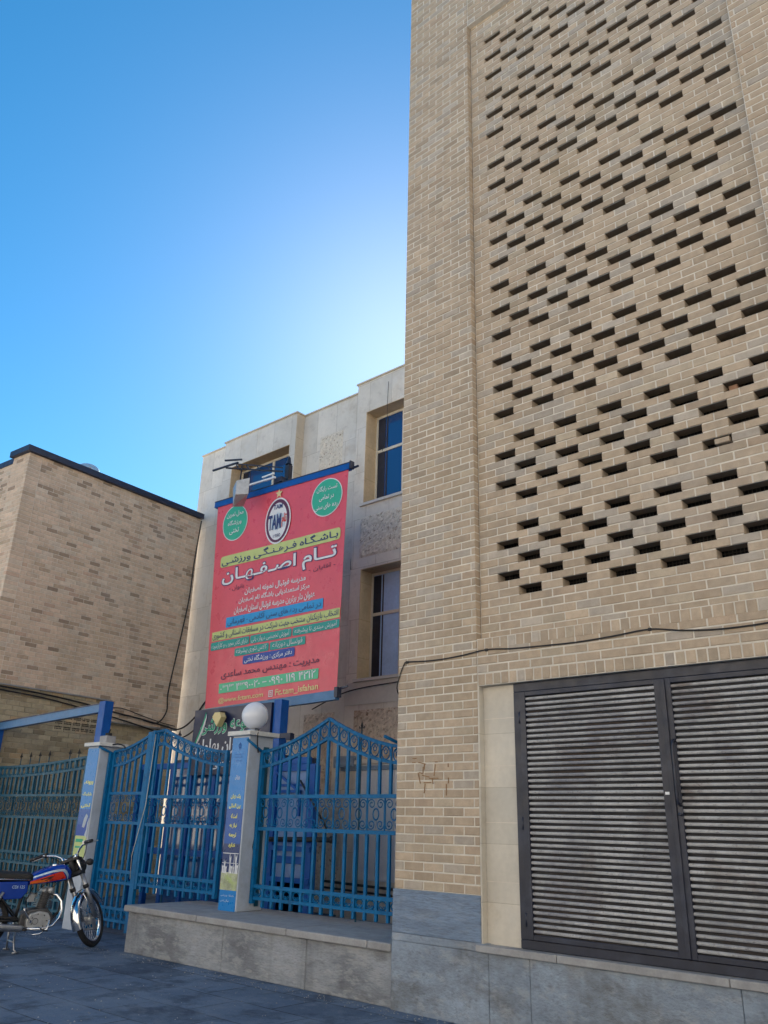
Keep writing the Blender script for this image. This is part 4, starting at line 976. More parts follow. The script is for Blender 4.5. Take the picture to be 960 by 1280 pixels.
b = MB(); b.prism([(-11.36, 3.13), (-11.30, 3.20), (-11.18, 3.20), (-11.12, 3.12), (-11.22, 2.97)], YS-.16, YS-.05, lambda u, v, d: (u, d, v)); put(b.build('housing', M['ink_cream'], t), t)
b = MB(); b.box(-11.26, -11.22, YS-.10, YS-.001, 3.20, 3.23); put(b.build('bracket', M['black'], t), t)
t = thing('wall_lamp_arm', (-9.87, YK, 2.78), 'small dark blue lamp arm sticking out right of the globe lamp', 'lamp')
b = MB(); b.box(-9.869, -9.62, YK-.02, YK+.04, 2.74, 2.81); b.box(-9.70, -9.60, YK-.04, YK+.05, 2.70, 2.80); put(b.build('arm', M['fascia'], t), t)

# ================================================================== RED BANNER
YB = 9.3
cTL, cTR, cBR, cBL = (-12.816, 7.493), (-9.133, 7.336), (-9.168, 3.501), (-12.559, 3.43)
def bpt(a, b, lift=0.0):
    x = (1-a)*(1-b)*cTL[0]+a*(1-b)*cTR[0]+a*b*cBR[0]+(1-a)*b*cBL[0]; z = (1-a)*(1-b)*cTL[1]+a*(1-b)*cTR[1]+a*b*cBR[1]+(1-a)*b*cBL[1]
    w = .004*math.sin(a*21+b*3)*(.3+b*(1-b)*2)+.009*math.sin(a*5.5-b*3.0)*b*(1-b)*4+.002*math.sin(a*40+2*b)*(1-a)
    return (x, YB+w-lift, z)
BN = thing('banner', (-11, YB, 3.4), 'big red advertising banner with Persian lettering stretched between two blue tubes', 'banner')
def bput(b, name, m, **k): o = b.build(name, m, None, **k); put(o, BN); return o
b = MB(); nu, nv = 60, 40
V_ = [bpt(i/nu, j/nv) for j in range(nv+1) for i in range(nu+1)]+[bpt(i/nu, j/nv, -.004) for j in range(nv+1) for i in range(nu+1)]
o2 = (nu+1)*(nv+1)
b.add(V_, [(j*(nu+1)+i, j*(nu+1)+i+1, (j+1)*(nu+1)+i+1, (j+1)*(nu+1)+i) for j in range(nv) for i in range(nu)]+[(o2+j*(nu+1)+i, o2+(j+1)*(nu+1)+i, o2+(j+1)*(nu+1)+i+1, o2+j*(nu+1)+i+1) for j in range(nv) for i in range(nu)], smooth=True)
cloth = bput(b, 'cloth', M['cloth'])
def bsub(b, name, m): o = b.build(name, m, None, recalc=False); o.parent = cloth; return o
def patch(mb, a0, a1, b0, b1, lift, r=.25, mi=0, n=14):
    """rounded rectangle laid on the cloth"""
    W, H = (a1-a0)*3.6, (b1-b0)*4.0; rad = r*min(W, H); nx = n
    cols = []
    for i in range(nx+1):
        x = W*i/nx
        cols.append(x)
    cols = sorted(set(cols+[rad*t for t in (.15, .4, .7)]+[W-rad*t for t in (.15, .4, .7)]))
    V_ = []
    for x in cols:
        e = min(x, W-x); ins = rad-math.sqrt(max(0, rad*rad-(rad-e)**2)) if e < rad else 0
        for q in (ins, H/2, H-ins): V_.append(bpt(a0+x/3.6, b0+q/4.0, lift))
    n_ = len(cols); mb.add(V_, [(i*3+j, i*3+j+1, (i+1)*3+j+1, (i+1)*3+j)[::-1] for i in range(n_-1) for j in (0, 1)], mi=mi)
def disc(mb, a, b, ra, rb, lift, mi=0, n=36):
    V_ = [bpt(a, b, lift)]; 
    for q in (.5, 1): V_ += [bpt(a+ra*q*math.cos(2*math.pi*i/n), b+rb*q*math.sin(2*math.pi*i/n), lift) for i in range(n)]
    mb.add(V_, [(0, 1+(i+1) % n, 1+i) for i in range(n)]+[(1+i, 1+(i+1) % n, 1+n+(i+1) % n, 1+n+i) for i in range(n)], mi=mi)
def btext(mb, s, a0, a1, b0, b1, lift, bold=0, mi=0): letters(mb, s, a0, a1, b0, b1, lambda a, b: bpt(a, b, lift), bold, mi)
L1, L2, L3 = .010, .018, .026
p_ = MB(); mm = ['ink_white', 'b_green', 'b_lime', 'b_cyan', 'b_teal', 'b_blue', 'b_mint', 'ink_plum', 'ink_blue', 'ink_cream']; ix = {n_: i for i, n_ in enumerate(mm)}
for (a, b_) in ((.866, .114), (.163, .113)):
    disc(p_, a, b_, .106, .094, L1, ix['ink_white']); disc(p_, a, b_, .101, .0895, L1+.002, ix['b_green'])
disc(p_, .515, .165, .098, .117, L2, ix['ink_white']); disc(p_, .515, .165, .090, .109, L2+.002, ix['ink_plum']); disc(p_, .515, .168, .072, .094, L2+.004, ix['ink_white'])
patch(p_, .060, .974, .278, .336, L1, .3, ix['b_lime'])
patch(p_, .143, .878, .592, .640, L1, .02, ix['b_cyan']); patch(p_, .028, 1.0-.003, .651, .694, L1, .02, ix['b_lime'])
for a0, a1 in ((.672, .999), (.351, .664), (.022, .344)): patch(p_, a0, a1, .700, .738, L1, .2, ix['b_teal'])
for a0, a1 in ((.508, .768), (.230, .499)): patch(p_, a0, a1, .747, .784, L1, .2, ix['b_teal'])
patch(p_, .301, .696, .788, .828, L1, .25, ix['b_blue']); patch(p_, .116, .872, .898, .942, L1, .05, ix['b_mint'])
bsub(p_, 'printed_panels', [M[n_] for n_ in mm])
s_ = MB(); V_ = []
for i in range(10):
    q = 1 if i % 2 == 0 else .42; an = -math.pi/2+i*math.pi/5; V_.append(bpt(.516+.028*q*math.cos(an), .026+.026*q*math.sin(an), L2+.006))
s_.add([bpt(.516, .026, L2+.006)]+V_, [(0, 1+(i+1) % 10, 1+i) for i in range(10)]); bsub(s_, 'star', M['ink_cream'])
w_ = MB()
for (c_, lines) in (((.866, .114), ('تست رایگان', 'در تمامی', 'رده های سنی')), ((.163, .113), ('محل تمرین', 'ورزشگاه', 'تختی'))):
    for k, s in enumerate(lines):
        hw = [.070, .050, .078][k] if c_[0] > .5 else [.070, .058, .040][k]; bc = c_[1]-.045+.045*k
        btext(w_, s, c_[0]-hw, c_[0]+hw, bc-.016, bc+.016, L2, .012)
btext(w_, 'مدرسه فوتبال نمونه اصفهان', .281, .748, .464, .500, L1, .022); btext(w_, 'مرکز استعدادیابی باشگاه تام اصفهان', .238, .778, .505, .543, L1, .022)
btext(w_, 'عنوان دار برترین مدرسه فوتبال استان اصفهان', .205, .818, .548, .587, L1, .022)
btext(w_, 'آموزش مبتدی تا پیشرفته', .690, .985, .705, .735, L2, .0); btext(w_, 'آموزش تخصصی دروازه بانی', .365, .650, .705, .735, L2, .0); btext(w_, 'دارای کادر مجرب و کارآزموده', .035, .332, .705, .735, L2, .0)
btext(w_, 'فوتسال دوزبانه', .530, .750, .751, .780, L2, .0); btext(w_, 'کلاس تئوری پیشرفته', .245, .485, .751, .780, L2, .0)
btext(w_, 'دفتر مرکزی : ورزشگاه تختی', .318, .680, .793, .824, L2, .015)
btext(w_, '\u06f0\u06f9\u06f9\u06f0 \u06f1\u06f1\u06f9 \u06f4\u06f2\u06f1\u06f2', .520, .855, .903, .937, L2, .02); btext(w_, '\u06f0\u06f3\u06f1\u06f3 \u06f4\u06f3\u06f9\u06f0\u06f0\u06f2\u06f0', .130, .452, .903, .937, L2, .02); btext(w_, '-', .470, .502, .919, .923, L2, .01)
bsub(w_, 'white_lettering', M['ink_white'])
w_ = MB(); btext(w_, 'تــام اصـفـهـان', .080, .962, .345, .447, L1, .045); bsub(w_, 'title_outline', M['ink_blue'])
w_ = MB(); btext(w_, 'تــام اصـفـهـان', .086, .956, .350, .442, L1+.003, .018); bsub(w_, 'title_lettering', M['ink_white'])
w_ = MB(); btext(w_, 'بـاشـگـاه فـرهـنـگـی ورزشـی', .075, .960, .285, .332, L2, .012)
btext(w_, 'در تمامی رده های سنی آکادمی - قهرمانی', .160, .865, .597, .636, L2, .0); btext(w_, 'انتخاب بازیکنان منتخب جهت شرکت در مسابقات استانی و کشوری', .038, .988, .655, .691, L2, .006)
bsub(w_, 'dark_lettering', M['ink_blue'])
w_ = MB(); btext(w_, 'مدیریت : مهندس محمد ساعدی', .129, .871, .842, .882, L1, .010); btext(w_, '- آقایان -', .765, .950, .434, .462, L1, .0); btext(w_, '- بانوان -', .150, .300, .438, .466, L1, .0)
bsub(w_, 'maroon_lettering', M['ink_plum'])
w_ = MB(); btext(w_, '@www.fctam.com', .118, .478, .962, .990, L1, .018); btext(w_, 'Fc.tam_isfahan', .570, .876, .960, .992, L1, .018); bsub(w_, 'web_lettering', M['ink_cream'])
w_ = MB()
fb = lambda a, b: bpt(a, b, L1)
def rr_ring(a0, a1, b0, b1, w):
    for (p, q, r, s) in ((a0, a1, b0, b0+w), (a0, a1, b1-w, b1), (a0, a0+w*1.1, b0+w, b1-w), (a1-w*1.1, a1, b0+w, b1-w)): w_.add([fb(p, r), fb(p, s), fb(q, s), fb(q, r)], [(0, 1, 2, 3)])
rr_ring(.520, .552, .962, .990, .004); rr_ring(.529, .543, .970, .982, .003); bsub(w_, 'camera_icon', M['ink_white'])
w_ = MB()
for k in range(9):
    a = .462+k*.0135; w_.add([bpt(a-.0025, .125+abs(k-4)*.004, L3+.003), bpt(a-.0025, .215-abs(k-4)*.004, L3+.003), bpt(a+.0025, .215-abs(k-4)*.004, L3+.003), bpt(a+.0025, .125+abs(k-4)*.004, L3+.003)], [(0, 1, 2, 3)])
bsub(w_, 'crest_stripes', M['silver'])
w_ = MB(); btext(w_, 'TAM', .480, .550, .082, .106, L3+.002, .03); btext(w_, 'TAM', .447, .545, .132, .208, L3+.006, .03)
btext(w_, '1980', .488, .542, .232, .250, L3+.002, .0); bsub(w_, 'crest_lettering', M['ink_blue'])
w_ = MB(); btext(w_, 'تام', .550, .585, .135, .205, L3+.006, .03); bsub(w_, 'crest_red_lettering', M['red'])
# tubes and rods
b = MB(); b.bar((-12.90, YB+.02, 7.545), (-9.10, YB+.02, 7.375), .09, .115); bput(b, 'top_tube', M['blue_pale'] if False else M['blue'])
b = MB(); b.bar((-12.90, YB+.02, 7.612), (-9.10, YB+.02, 7.442), .10, .02); b.bar((-9.09, YB+.02, 7.40), (-9.06, YB+.02, 7.40), .10, .14); b.bar((-9.10, YB+.06, 7.36), (-8.95, YB+.06, 7.365), .03); b.bar((-9.20, YB+.02, 3.46), (-9.13, YB+.02, 3.462), .10, .16); b.bar((-9.2, YB+.06, 3.52), (-8.98, YB+.06, 3.55), .03)
islands(b, 'tube_cap', M['fascia'], BN)
b = MB(); b.bar((-12.62, YB+.02, 3.335), (-9.17, YB+.02, 3.42), .09, .15); bput(b, 'bottom_tube', M['blue_pale'])
# lamp mast behind the banner
LM = thing('lamp_mast', (-11.0, YB+.2, 0), 'dark steel mast behind the banner with an arm reaching left', 'mast')
b = MB(); b.box(-10.96, -10.86, YB+.12, YB+.22, 0, 7.95); b.lathe([(.001, .16), (.03, .12), (.05, .0), (.07, -.02)], (-10.92, YB+.17, 8.0), n=10); put(b.build('mast', M['door_metal'], LM), LM)
b = MB(); b.bar((-10.95, YB+.05, 7.80), (-12.30, YB-.28, 8.13), .028); b.bar((-10.95, YB+.05, 7.88), (-12.10, YB-.28, 8.17), .02); b.bar((-11.9, YB-.30, 8.13), (-12.62, YB-.36, 8.13), .032); b.bar((-11.85, YB-.25, 8.20), (-12.25, YB-.36, 8.25), .03)
for k in range(4): b.bar((-11.2-.25*k, YB-.04-.06*k, 7.85+.06*k), (-11.3-.25*k, YB-.04-.06*k, 7.98+.055*k), .02)
b.bar((-11.86, YB-.22, 8.10), (-11.86, YB-.25, 7.55), .018); put(b.build('arm', M['door_metal'], LM), LM)
b = MB(); b.bar((-11.72, YB-.12, 7.655), (-10.95, YB-.12, 7.62), .035); b.bar((-11.3, YB-.14, 7.70), (-10.97, YB-.14, 7.70), .03); put(b.build('lamp_tube', M['white'], LM), LM)
b = MB(); b.box(-11.08, -10.88, YB-.03, YB+.09, 7.56, 7.66); put(b.build('junction', M['fascia'], LM), LM)
t = thing('floodlight', (-11.6, YB-.3, 7.4), 'boxy grey floodlight hanging in front of the banner top left', 'lamp')
b = MB(); yf_ = YB-.45
b.add([(-11.78, yf_, 7.50), (-11.56, yf_-.10, 7.57), (-11.56, yf_-.10, 7.28), (-11.73, yf_, 7.10), (-11.72, yf_+.22, 7.58), (-11.42, yf_+.10, 7.66), (-11.42, yf_+.10, 7.32), (-11.68, yf_+.22, 7.16)],
      [(0, 1, 2, 3), (4, 7, 6, 5), (0, 4, 5, 1), (3, 2, 6, 7), (1, 5, 6, 2), (0, 3, 7, 4)])
put(b.build('housing', M['alu'], t, bevel=.006), t)
b = MB(); b.add([(-11.765, yf_-.004, 7.47), (-11.575, yf_-.092, 7.53), (-11.575, yf_-.092, 7.29), (-11.72, yf_-.004, 7.14)], [(0, 1, 2, 3)]); put(b.build('lens', M['ink_plum'], t), t)

# ================================================================== MOTORCYCLE
S = 1.055; PSI = R_(80); WB_ = 1.27
fc = np.array([-10.22, 6.17]); hd = np.array([math.cos(PSI), math.sin(PSI)]); base = fc-hd*WB_*S
MC = thing('motorcycle', (base[0], base[1], 0), 'blue motorcycle with orange tank stripes parked on its stand in front of the left gate', 'motorcycle')
MC.rotation_euler = (0, 0, PSI)
PIT = R_(1.2)                      # rear wheel just lifted by the centre stand
def body_xf(p):
    x, y, z = p; dx_ = x-WB_; return (S*(WB_+dx_*math.cos(PIT)), S*y, S*(z-dx_*math.sin(PIT)))
CAST = R_(27); STEER = R_(45)
ax_d = Vector((-math.sin(CAST), 0, math.cos(CAST))); ax_p = Vector((WB_-.05, 0, .30-.03))
RS = Matrix.Translation(ax_p) @ Matrix.Rotation(STEER, 4, ax_d) @ Matrix.Translation(-ax_p)
def front_xf(p): return body_xf(tuple(RS @ Vector(p)))
def mb_put(b, name, m, xf=body_xf, parent=None, **k):
    b.v = [xf(p) for p in b.v]; return b.build(name, m, parent or MC, **k)
def wheel(cx, xf, name, rear=False):
    b = MB(); n = 40; b.tube([(cx+.272*math.cos(a), 0, .30+.272*math.sin(a)) for a in np.linspace(0, 2*math.pi, n+1)[:-1]], .040 if rear else .034, 10, closed=True)
    w_ = mb_put(b, name, M['tyre'], xf)
    b = MB(); b.lathe([(.238, -.022), (.248, -.024), (.252, -.018), (.240, 0), (.252, .018), (.248, .024), (.238, .022), (.232, 0), (.238, -.022)], (cx, 0, .30), (0, 1, 0), n=40); mb_put(b, 'rim', M['chrome'], xf, w_)
    b = MB()
    for k in range(36):
        a = 2*math.pi*k/36; a2 = a+(.55 if k % 2 else -.55); s_ = .03 if k % 4 < 2 else -.03
        b.tube([(cx+.05*math.cos(a2), s_, .30+.05*math.sin(a2)), (cx+.236*math.cos(a), 0, .30+.236*math.sin(a))], .0024, 4, cap=False)
    mb_put(b, 'spokes', M['steel'], xf, w_)
    b = MB(); b.lathe([(.001, -.05), (.030, -.05), (.060, -.035), (.060, .035), (.030, .05), (.001, .05)], (cx, 0, .30), (0, 1, 0), n=20)
    if rear: b.lathe([(.085, -.04), (.085, .04)], (cx, 0, .30), (0, 1, 0), n=20)
    mb_put(b, 'hub', M['alu'], xf, w_)
    return w_
wheel(0, body_xf, 'rear_wheel', True); wheel(WB_, front_xf, 'front_wheel')
# front fender (chrome), blade with rolled edges
def fender(cx, r, a0, a1, w, xf, m, name, n=22):
    b = MB(); V_ = []; prof = [(-w, -.018), (-w*.92, .0), (-w*.5, .012), (0, .016), (w*.5, .012), (w*.92, .0), (w, -.018)]
    for i in range(n+1):
        a = a0+(a1-a0)*i/n
        for y, d in prof: V_.append((cx+(r+d)*math.cos(a), y, .30+(r+d)*math.sin(a)))
    for i in range(n+1):
        a = a0+(a1-a0)*i/n
        for y, d in prof: V_.append((cx+(r+d-.004)*math.cos(a), y, .30+(r+d-.004)*math.sin(a)))
    k = len(prof); o = (n+1)*k
    b.add(V_, [(i*k+j, i*k+j+1, (i+1)*k+j+1, (i+1)*k+j) for i in range(n) for j in range(k-1)]+[(o+i*k+j, o+(i+1)*k+j, o+(i+1)*k+j+1, o+i*k+j+1) for i in range(n) for j in range(k-1)], smooth=True)
    return mb_put(b, name, m, xf, recalc=False)
fd = fender(WB_, .335, R_(35), R_(205), .056, front_xf, M['chrome'], 'front_fender')
fender(0, .345, R_(45), R_(190), .07, body_xf, M['tank'], 'rear_fender')
for s in (-1, 1):
    b = MB(); b.tube([(WB_-.0, s*.085, .30), (WB_-.24, s*.085, .77)], [.026, .026], 12)
    mb_put(b, 'fork_slider', M['steel'], front_xf)
b = MB(); b.tube([(WB_, -.1, .30), (WB_, .1, .30)], .012, 8); mb_put(b, 'axle', M['steel'], front_xf)
for s in (-1, 1):
    b = MB(); b.tube([(WB_-.17, s*.085, .63), (WB_-.355, s*.085, .985)], .017, 10)
    mb_put(b, 'fork_tube', M['chrome'], front_xf)
b = MB()
for s in (-1, 1): b.tube([(WB_-.165, s*.085, .62), (WB_-.185, s*.085, .66)], .034, 12)
b.box(WB_-.36, WB_-.25, -.11, .11, .925, .955); b.box(WB_-.31, WB_-.21, -.11, .11, .77, .80); b.tube([(WB_-.26, 0, .76), (WB_-.34, 0, .97)], .03, 10)
mb_put(b, 'fork_yoke', M['black'], front_xf)
for s in (-1, 1):       # fender stays
    pass
b = MB()
for s in (-1, 1): b.tube([(WB_, s*.07, .31), (WB_-.20, s*.058, .56)], .006, 6); b.tube([(WB_, s*.07, .31), (WB_-.30, s*.056, .40)], .006, 6)
mb_put(b, 'fender_stays', M['chrome'], front_xf, fd)
# handlebar
b = MB(); hb_ = [(-.50, .36, 1.035), (-.44, .27, 1.055), (-.36, .16, 1.03), (-.30, .07, .965), (-.30, 0, .955), (-.30, -.07, .965), (-.36, -.16, 1.03), (-.44, -.27, 1.055), (-.50, -.36, 1.035)]
P_ = [(WB_-.02+x, y, z) for x, y, z in hb_]; b.tube(P_, .0115, 10)
hbar = mb_put(b, 'handlebar', M['chrome'], front_xf)
for s in (-1, 1):
    b = MB(); b.tube([(WB_-.462, s*.272, 1.055), (WB_-.535, s*.40, 1.028)], .018, 10); mb_put(b, 'grip', M['black'], front_xf, hbar)
    b = MB(); b.tube([(WB_-.40, s*.235, 1.055), (WB_-.39, s*.30, 1.05), (WB_-.44, s*.42, 1.035)], .006, 6); b.lathe([(.001, -.01), (.009, 0), (.001, .01)], (WB_-.44, s*.42, 1.035), n=8); mb_put(b, 'lever', M['steel'], front_xf, hbar)
    b = MB(); b.box(WB_-.46, WB_-.40, s*.255-.022, s*.255+.022, 1.035, 1.08); mb_put(b, 'switch_block', M['steel'] if s < 0 else M['black'], front_xf, hbar, bevel=.005)
b = MB(); b.tube([(WB_-.30, .13, .90), (WB_-.30, .13, .90)], .01)
for s in (-1, 1):
    b = MB(); b.tube([(WB_-.27, s*.10, .86), (WB_-.27, s*.17, .865)], .008, 6); b.lathe([(.001, -.035), (.032, -.030), (.040, .0), (.036, .03), (.001, .036)], (WB_-.265, s*.205, .87), (1, 0, 0), n=16)
    mb_put(b, 'turn_signal', M['black'], front_xf)
b = MB(); b.lathe([(.001, -.11), (.05, -.10), (.085, -.05), (.092, .02), (.088, .04), (.001, .048)], (WB_-.16, 0, .885), (1, 0, .05), n=24); hl = mb_put(b, 'headlight', M['black'], front_xf)
b = MB(); b.lathe([(.086, .042), (.07, .054), (.001, .062)], (WB_-.16, 0, .885), (1, 0, .05), n=24); mb_put(b, 'headlight_lens', M['chrome'], front_xf, hl)
b = MB(); b.lathe([(.001, -.04), (.05, -.04), (.056, .02), (.001, .022)], (WB_-.235, .0, .985), (-.45, 0, .9), n=20); mb_put(b, 'speedometer', M['black'], front_xf)
b = MB()
for k, (p0, p1, p2) in enumerate((((-.40, -.25, 1.05), (-.20, -.15, .98), (-.30, -.03, .80)), ((-.40, .25, 1.05), (-.18, .16, .99), (-.32, .03, .78)), ((-.28, .05, .98), (-.16, .12, .80), (-.02, .07, .40)))):
    P_ = [((1-t)**2*p0[0]+2*t*(1-t)*p1[0]+t*t*p2[0]+WB_, (1-t)**2*p0[1]+2*t*(1-t)*p1[1]+t*t*p2[1], (1-t)**2*p0[2]+2*t*(1-t)*p1[2]+t*t*p2[2]) for t in np.linspace(0, 1, 10)]; b.tube(P_, .005, 5)
mb_put(b, 'control_cables', M['black'], front_xf)
# tank: superellipse sections
def tank_sec(x):
    t = (x-.45)/(.93-.45); t = min(max(t, 0), 1)
    zt = .765+.125*math.sin(min(t*1.25, 1)*math.pi/2)-.065*max(0, t-.78)/.22*max(0, t-.78)/.22
    zb = .665+.045*t+.02*max(0, t-.7)/.3
    hw = (.098+.030*math.sin(math.pi*min(t*1.1, 1)))*(1-.55*max(0, (t-.80)/.20)**2)*(.80+.20*min(t/.12, 1))
    return zt, zb, hw
def tank_pt(x, ang, off=0.0):
    zt, zb, hw = tank_sec(x); zc = (zt+zb)/2; hz = (zt-zb)/2; c, s = math.cos(ang), math.sin(ang); e = .62
    return (x, (hw+off)*math.copysign(abs(c)**e, c), zc+(hz+off)*math.copysign(abs(s)**e, s))
b = MB(); n = 28; m_ = 24; V_ = []
xs_ = [.45+.48*(.5-.5*math.cos(math.pi*i/m_)) for i in range(m_+1)]
for x in xs_: V_ += [tank_pt(x, 2*math.pi*j/n) for j in range(n)]
b.add(V_, [(i*n+j, i*n+(j+1) % n, (i+1)*n+(j+1) % n, (i+1)*n+j) for i in range(m_) for j in range(n)]+[tuple(range(n)), tuple(range(m_*n, (m_+1)*n))], smooth=True)
tank = mb_put(b, 'fuel_tank', M['tank'])
def tank_side(x, z, s, off):
    zt, zb, hw = tank_sec(x); zc = (zt+zb)/2; hz = (zt-zb)/2; q = min(max((z-zc)/hz, -.995), .995)
    sn = math.copysign(abs(q)**(1/.62), q); c = math.sqrt(max(0, 1-sn*sn)); return (x, s*(hw*c**.62+off), z)
def decal(name, top, bot, m, off, x0, x1):      # strips given as curves z(x) in units of section height
    b = MB()
    for s in (-1, 1):
        V_ = []; N = 26
        for i in range(N+1):
            x = x0+(x1-x0)*i/N; zt, zb, hw = tank_sec(x); H = zt-zb
            for j in range(5):
                f = bot(x)+(top(x)-bot(x))*j/4; V_.append(tank_side(x, zb+H*f, s, off))
        b.add(V_, [(i*5+j, i*5+j+1, (i+1)*5+j+1, (i+1)*5+j) for i in range(N) for j in range(4)])
    return mb_put(b, name, m, body_xf, tank, recalc=False)
T = lambda x: (x-.45)/.48
decal('silver_stripe', lambda x: .80-.05*T(x) if x < .80 else .80-.04-.60*((x-.80)/.11)**2*.9, lambda x: .68-.05*T(x) if x < .78 else .68-.04-.62*((x-.78)/.11)**2, M['silver'], .0022, .455, .885)
decal('red_stripe', lambda x: .40+.22*min(1, T(x)/.7) if x < .80 else .62-.50*((x-.80)/.07), lambda x: .10+.10*T(x) if x < .80 else .18+.0*(x), M['red'], .0030, .458, .855)
decal('orange_stripe', lambda x: .32+.02*T(x), lambda x: .10+.06*T(x), M['orange'], .0040, .46, .66)
b = MB()
for s in (-1, 1):
    for poly in ([(.56, .30), (.62, .44), (.72, .44), (.655, .30), (.63, .36)], [(.66, .30), (.70, .36), (.765, .50), (.69, .20), (.64, .16), (.60, .28)], [(.50, .36), (.60, .42), (.60, .34)]):
        V_ = []
        for x, f in poly: zt, zb, hw = tank_sec(x); V_.append(tank_side(x, zb+(zt-zb)*f, s, .0055))
        b.add(V_, [tuple(range(len(V_)))])
mb_put(b, 'black_wing', M['black'], body_xf, tank)
V_, F_ = glyph_mesh('HONDA'.upper(), .02)
xs = [p[0] for p in V_]; w = max(xs)
b = MB(); b.add([(lambda x, f: tank_side(x, tank_sec(x)[1]+(tank_sec(x)[0]-tank_sec(x)[1])*f, -1, .0035))(.70+.13*p[0]/w, .635+.13*p[1]/.7) for p in V_], F_); mb_put(b, 'tank_lettering', M['ink_white'], body_xf, tank)
b = MB(); b.lathe([(.001, .012), (.028, .010), (.032, 0), (.032, -.01)], (.74, 0, tank_sec(.74)[0]+.002), n=16); mb_put(b, 'filler_cap', M['chrome'], body_xf, tank)
# seat
b = MB(); V_ = []; N = 20
for i in range(N+1):
    t = i/N; x = -.20+.68*t; zt = .775+.035*(1-t)**2+.0*t; hw = .125-.03*t; e = .02+.98*min(1, min(t, 1-t)/.06)
    for y, z in ((-1, -.055), (-1.02, -.01), (-.85, .022), (-.4, .032), (0, .034), (.4, .032), (.85, .022), (1.02, -.01), (1, -.055)): V_.append((x, y*hw, zt+z*(e if z > 0 else 1)))
b.add(V_, [(i*9+j, i*9+j+1, (i+1)*9+j+1, (i+1)*9+j) for i in range(N) for j in range(8)]+[tuple(range(9)), tuple(N*9+j for j in range(9))], smooth=True); b.box(-.18, .46, -.10, .10, .715, .722)
st_ = mb_put(b, 'seat', M['seat'])
b = MB(); b.tube([(-.20, .135, .735), (-.20, -.135, .735), (.44, -.118, .725)], .006, 6); b.tube([(-.20, .135, .735), (.44, .118, .725)], .006, 6); mb_put(b, 'seat_trim', M['chrome'], body_xf, st_)
# side covers
for s in (-1, 1):
    b = MB(); poly = [(.10, .70), (.43, .71), (.44, .60), (.38, .53), (.20, .52), (.11, .60)]
    b.prism(poly, .075, .105, lambda u, v, d, s=s: (u, s*d, v)); sc2 = mb_put(b, 'side_cover', M['tank'], bevel=.008)
    if s < 0:
        V_, F_ = glyph_mesh('CDI 125', .01); w = max(p[0] for p in V_); q = MB(); q.add([(.26+.14*p[0]/w, -.107, .635+.03*p[1]/.7) for p in V_], F_); mb_put(q, 'cover_lettering', M['silver'], body_xf, sc2)
# frame tubes
b = MB()
b.tube([(.90, 0, .84), (.90, 0, .62), (.86, 0, .38), (.72, 0, .24)], .018, 8); b.tube([(.90, 0, .80), (.45, 0, .70), (-.25, .09, .68)], .016, 8); b.tube([(.45, 0, .70), (-.25, -.09, .68)], .016, 8)
b.tube([(.45, 0, .70), (.40, 0, .45), (.38, 0, .28)], .018, 8)
for s in (-1, 1): b.tube([(0, s*.075, .30), (.40, s*.09, .31)], .015, 8); b.tube([(.40, s*.07, .31), (.05, s*.09, .66)], .010, 6)
mb_put(b, 'frame', M['black'])
b = MB()
for s in (-1, 1):
    b.tube([(.01, s*.12, .31), (.08, s*.125, .42)], .012, 8); b.tube([(.10, s*.125, .45), (.17, s*.125, .60)], .018, 10)
    pts = []
    for k in range(90): a = k*.7; t = k/89; pts.append((.02+.13*t+.028*math.cos(a)*.9, s*.125+.028*math.sin(a), .33+.24*t+.028*math.cos(a)*-.35))
    b.tube(pts, .004, 4)
mb_put(b, 'shock_absorber', M['steel'])
# engine
b = MB(); C0 = Vector((.64, 0, .42)); up = Vector((.26, 0, .965))
for k in range(9):
    c_ = C0+up*(.012+k*.0185); fw = .070 if k < 6 else .078
    q = MB(); q.box(-fw, fw, -.080, .080, -.0045, .0045); q.v = [tuple(Matrix.Rotation(math.atan2(.26, .965), 3, 'Y') @ Vector(p)+c_) for p in q.v]; b.add(q.v, q.f)
q = MB(); q.lathe([(.052, 0), (.052, .18), (.046, .22), (.001, .225)], C0, up, n=16); b.add(q.v, q.f)
en = mb_put(b, 'cylinder', M['grime'])
b = MB(); b.lathe([(.001, -.09), (.032, -.088), (.034, -.04), (.034, .04), (.032, .088), (.001, .09)], C0+up*.20+Vector((.02, 0, 0)), (0, 1, 0), n=14); b.lathe([(.001, -.075), (.026, -.072), (.026, .072), (.001, .075)], C0+up*.195+Vector((-.045, 0, 0)), (0, 1, 0), n=14)
mb_put(b, 'rocker_cover', M['alu'], body_xf, en)
b = MB(); b.prism([(.40, .26), (.46, .21), (.72, .21), (.77, .27), (.77, .36), (.70, .43), (.52, .42), (.42, .37)], -.095, .095, lambda u, v, d: (u, d, v)); mb_put(b, 'crankcase', M['grime'], bevel=.012)
b = MB(); b.prism([(.47, .24), (.52, .215), (.66, .22), (.725, .265), (.735, .33), (.70, .385), (.60, .405), (.50, .38), (.46, .31)], -.155, -.096, lambda u, v, d: (u, d, v)); cc = mb_put(b, 'clutch_cover', M['alu'], bevel=.014)
b = MB(); b.prism([(.40, .24), (.66, .22), (.74, .28), (.72, .37), (.56, .41), (.42, .36)], .096, .145, lambda u, v, d: (u, d, v)); mb_put(b, 'generator_cover', M['alu'], bevel=.014)
b = MB(); b.lathe([(.001, -.05), (.026, -.045), (.026, .045), (.001, .05)], (.53, 0, .555), (1, 0, .1), n=12); b.box(.49, .55, -.03, .03, .49, .56); mb_put(b, 'carburettor', M['alu'])
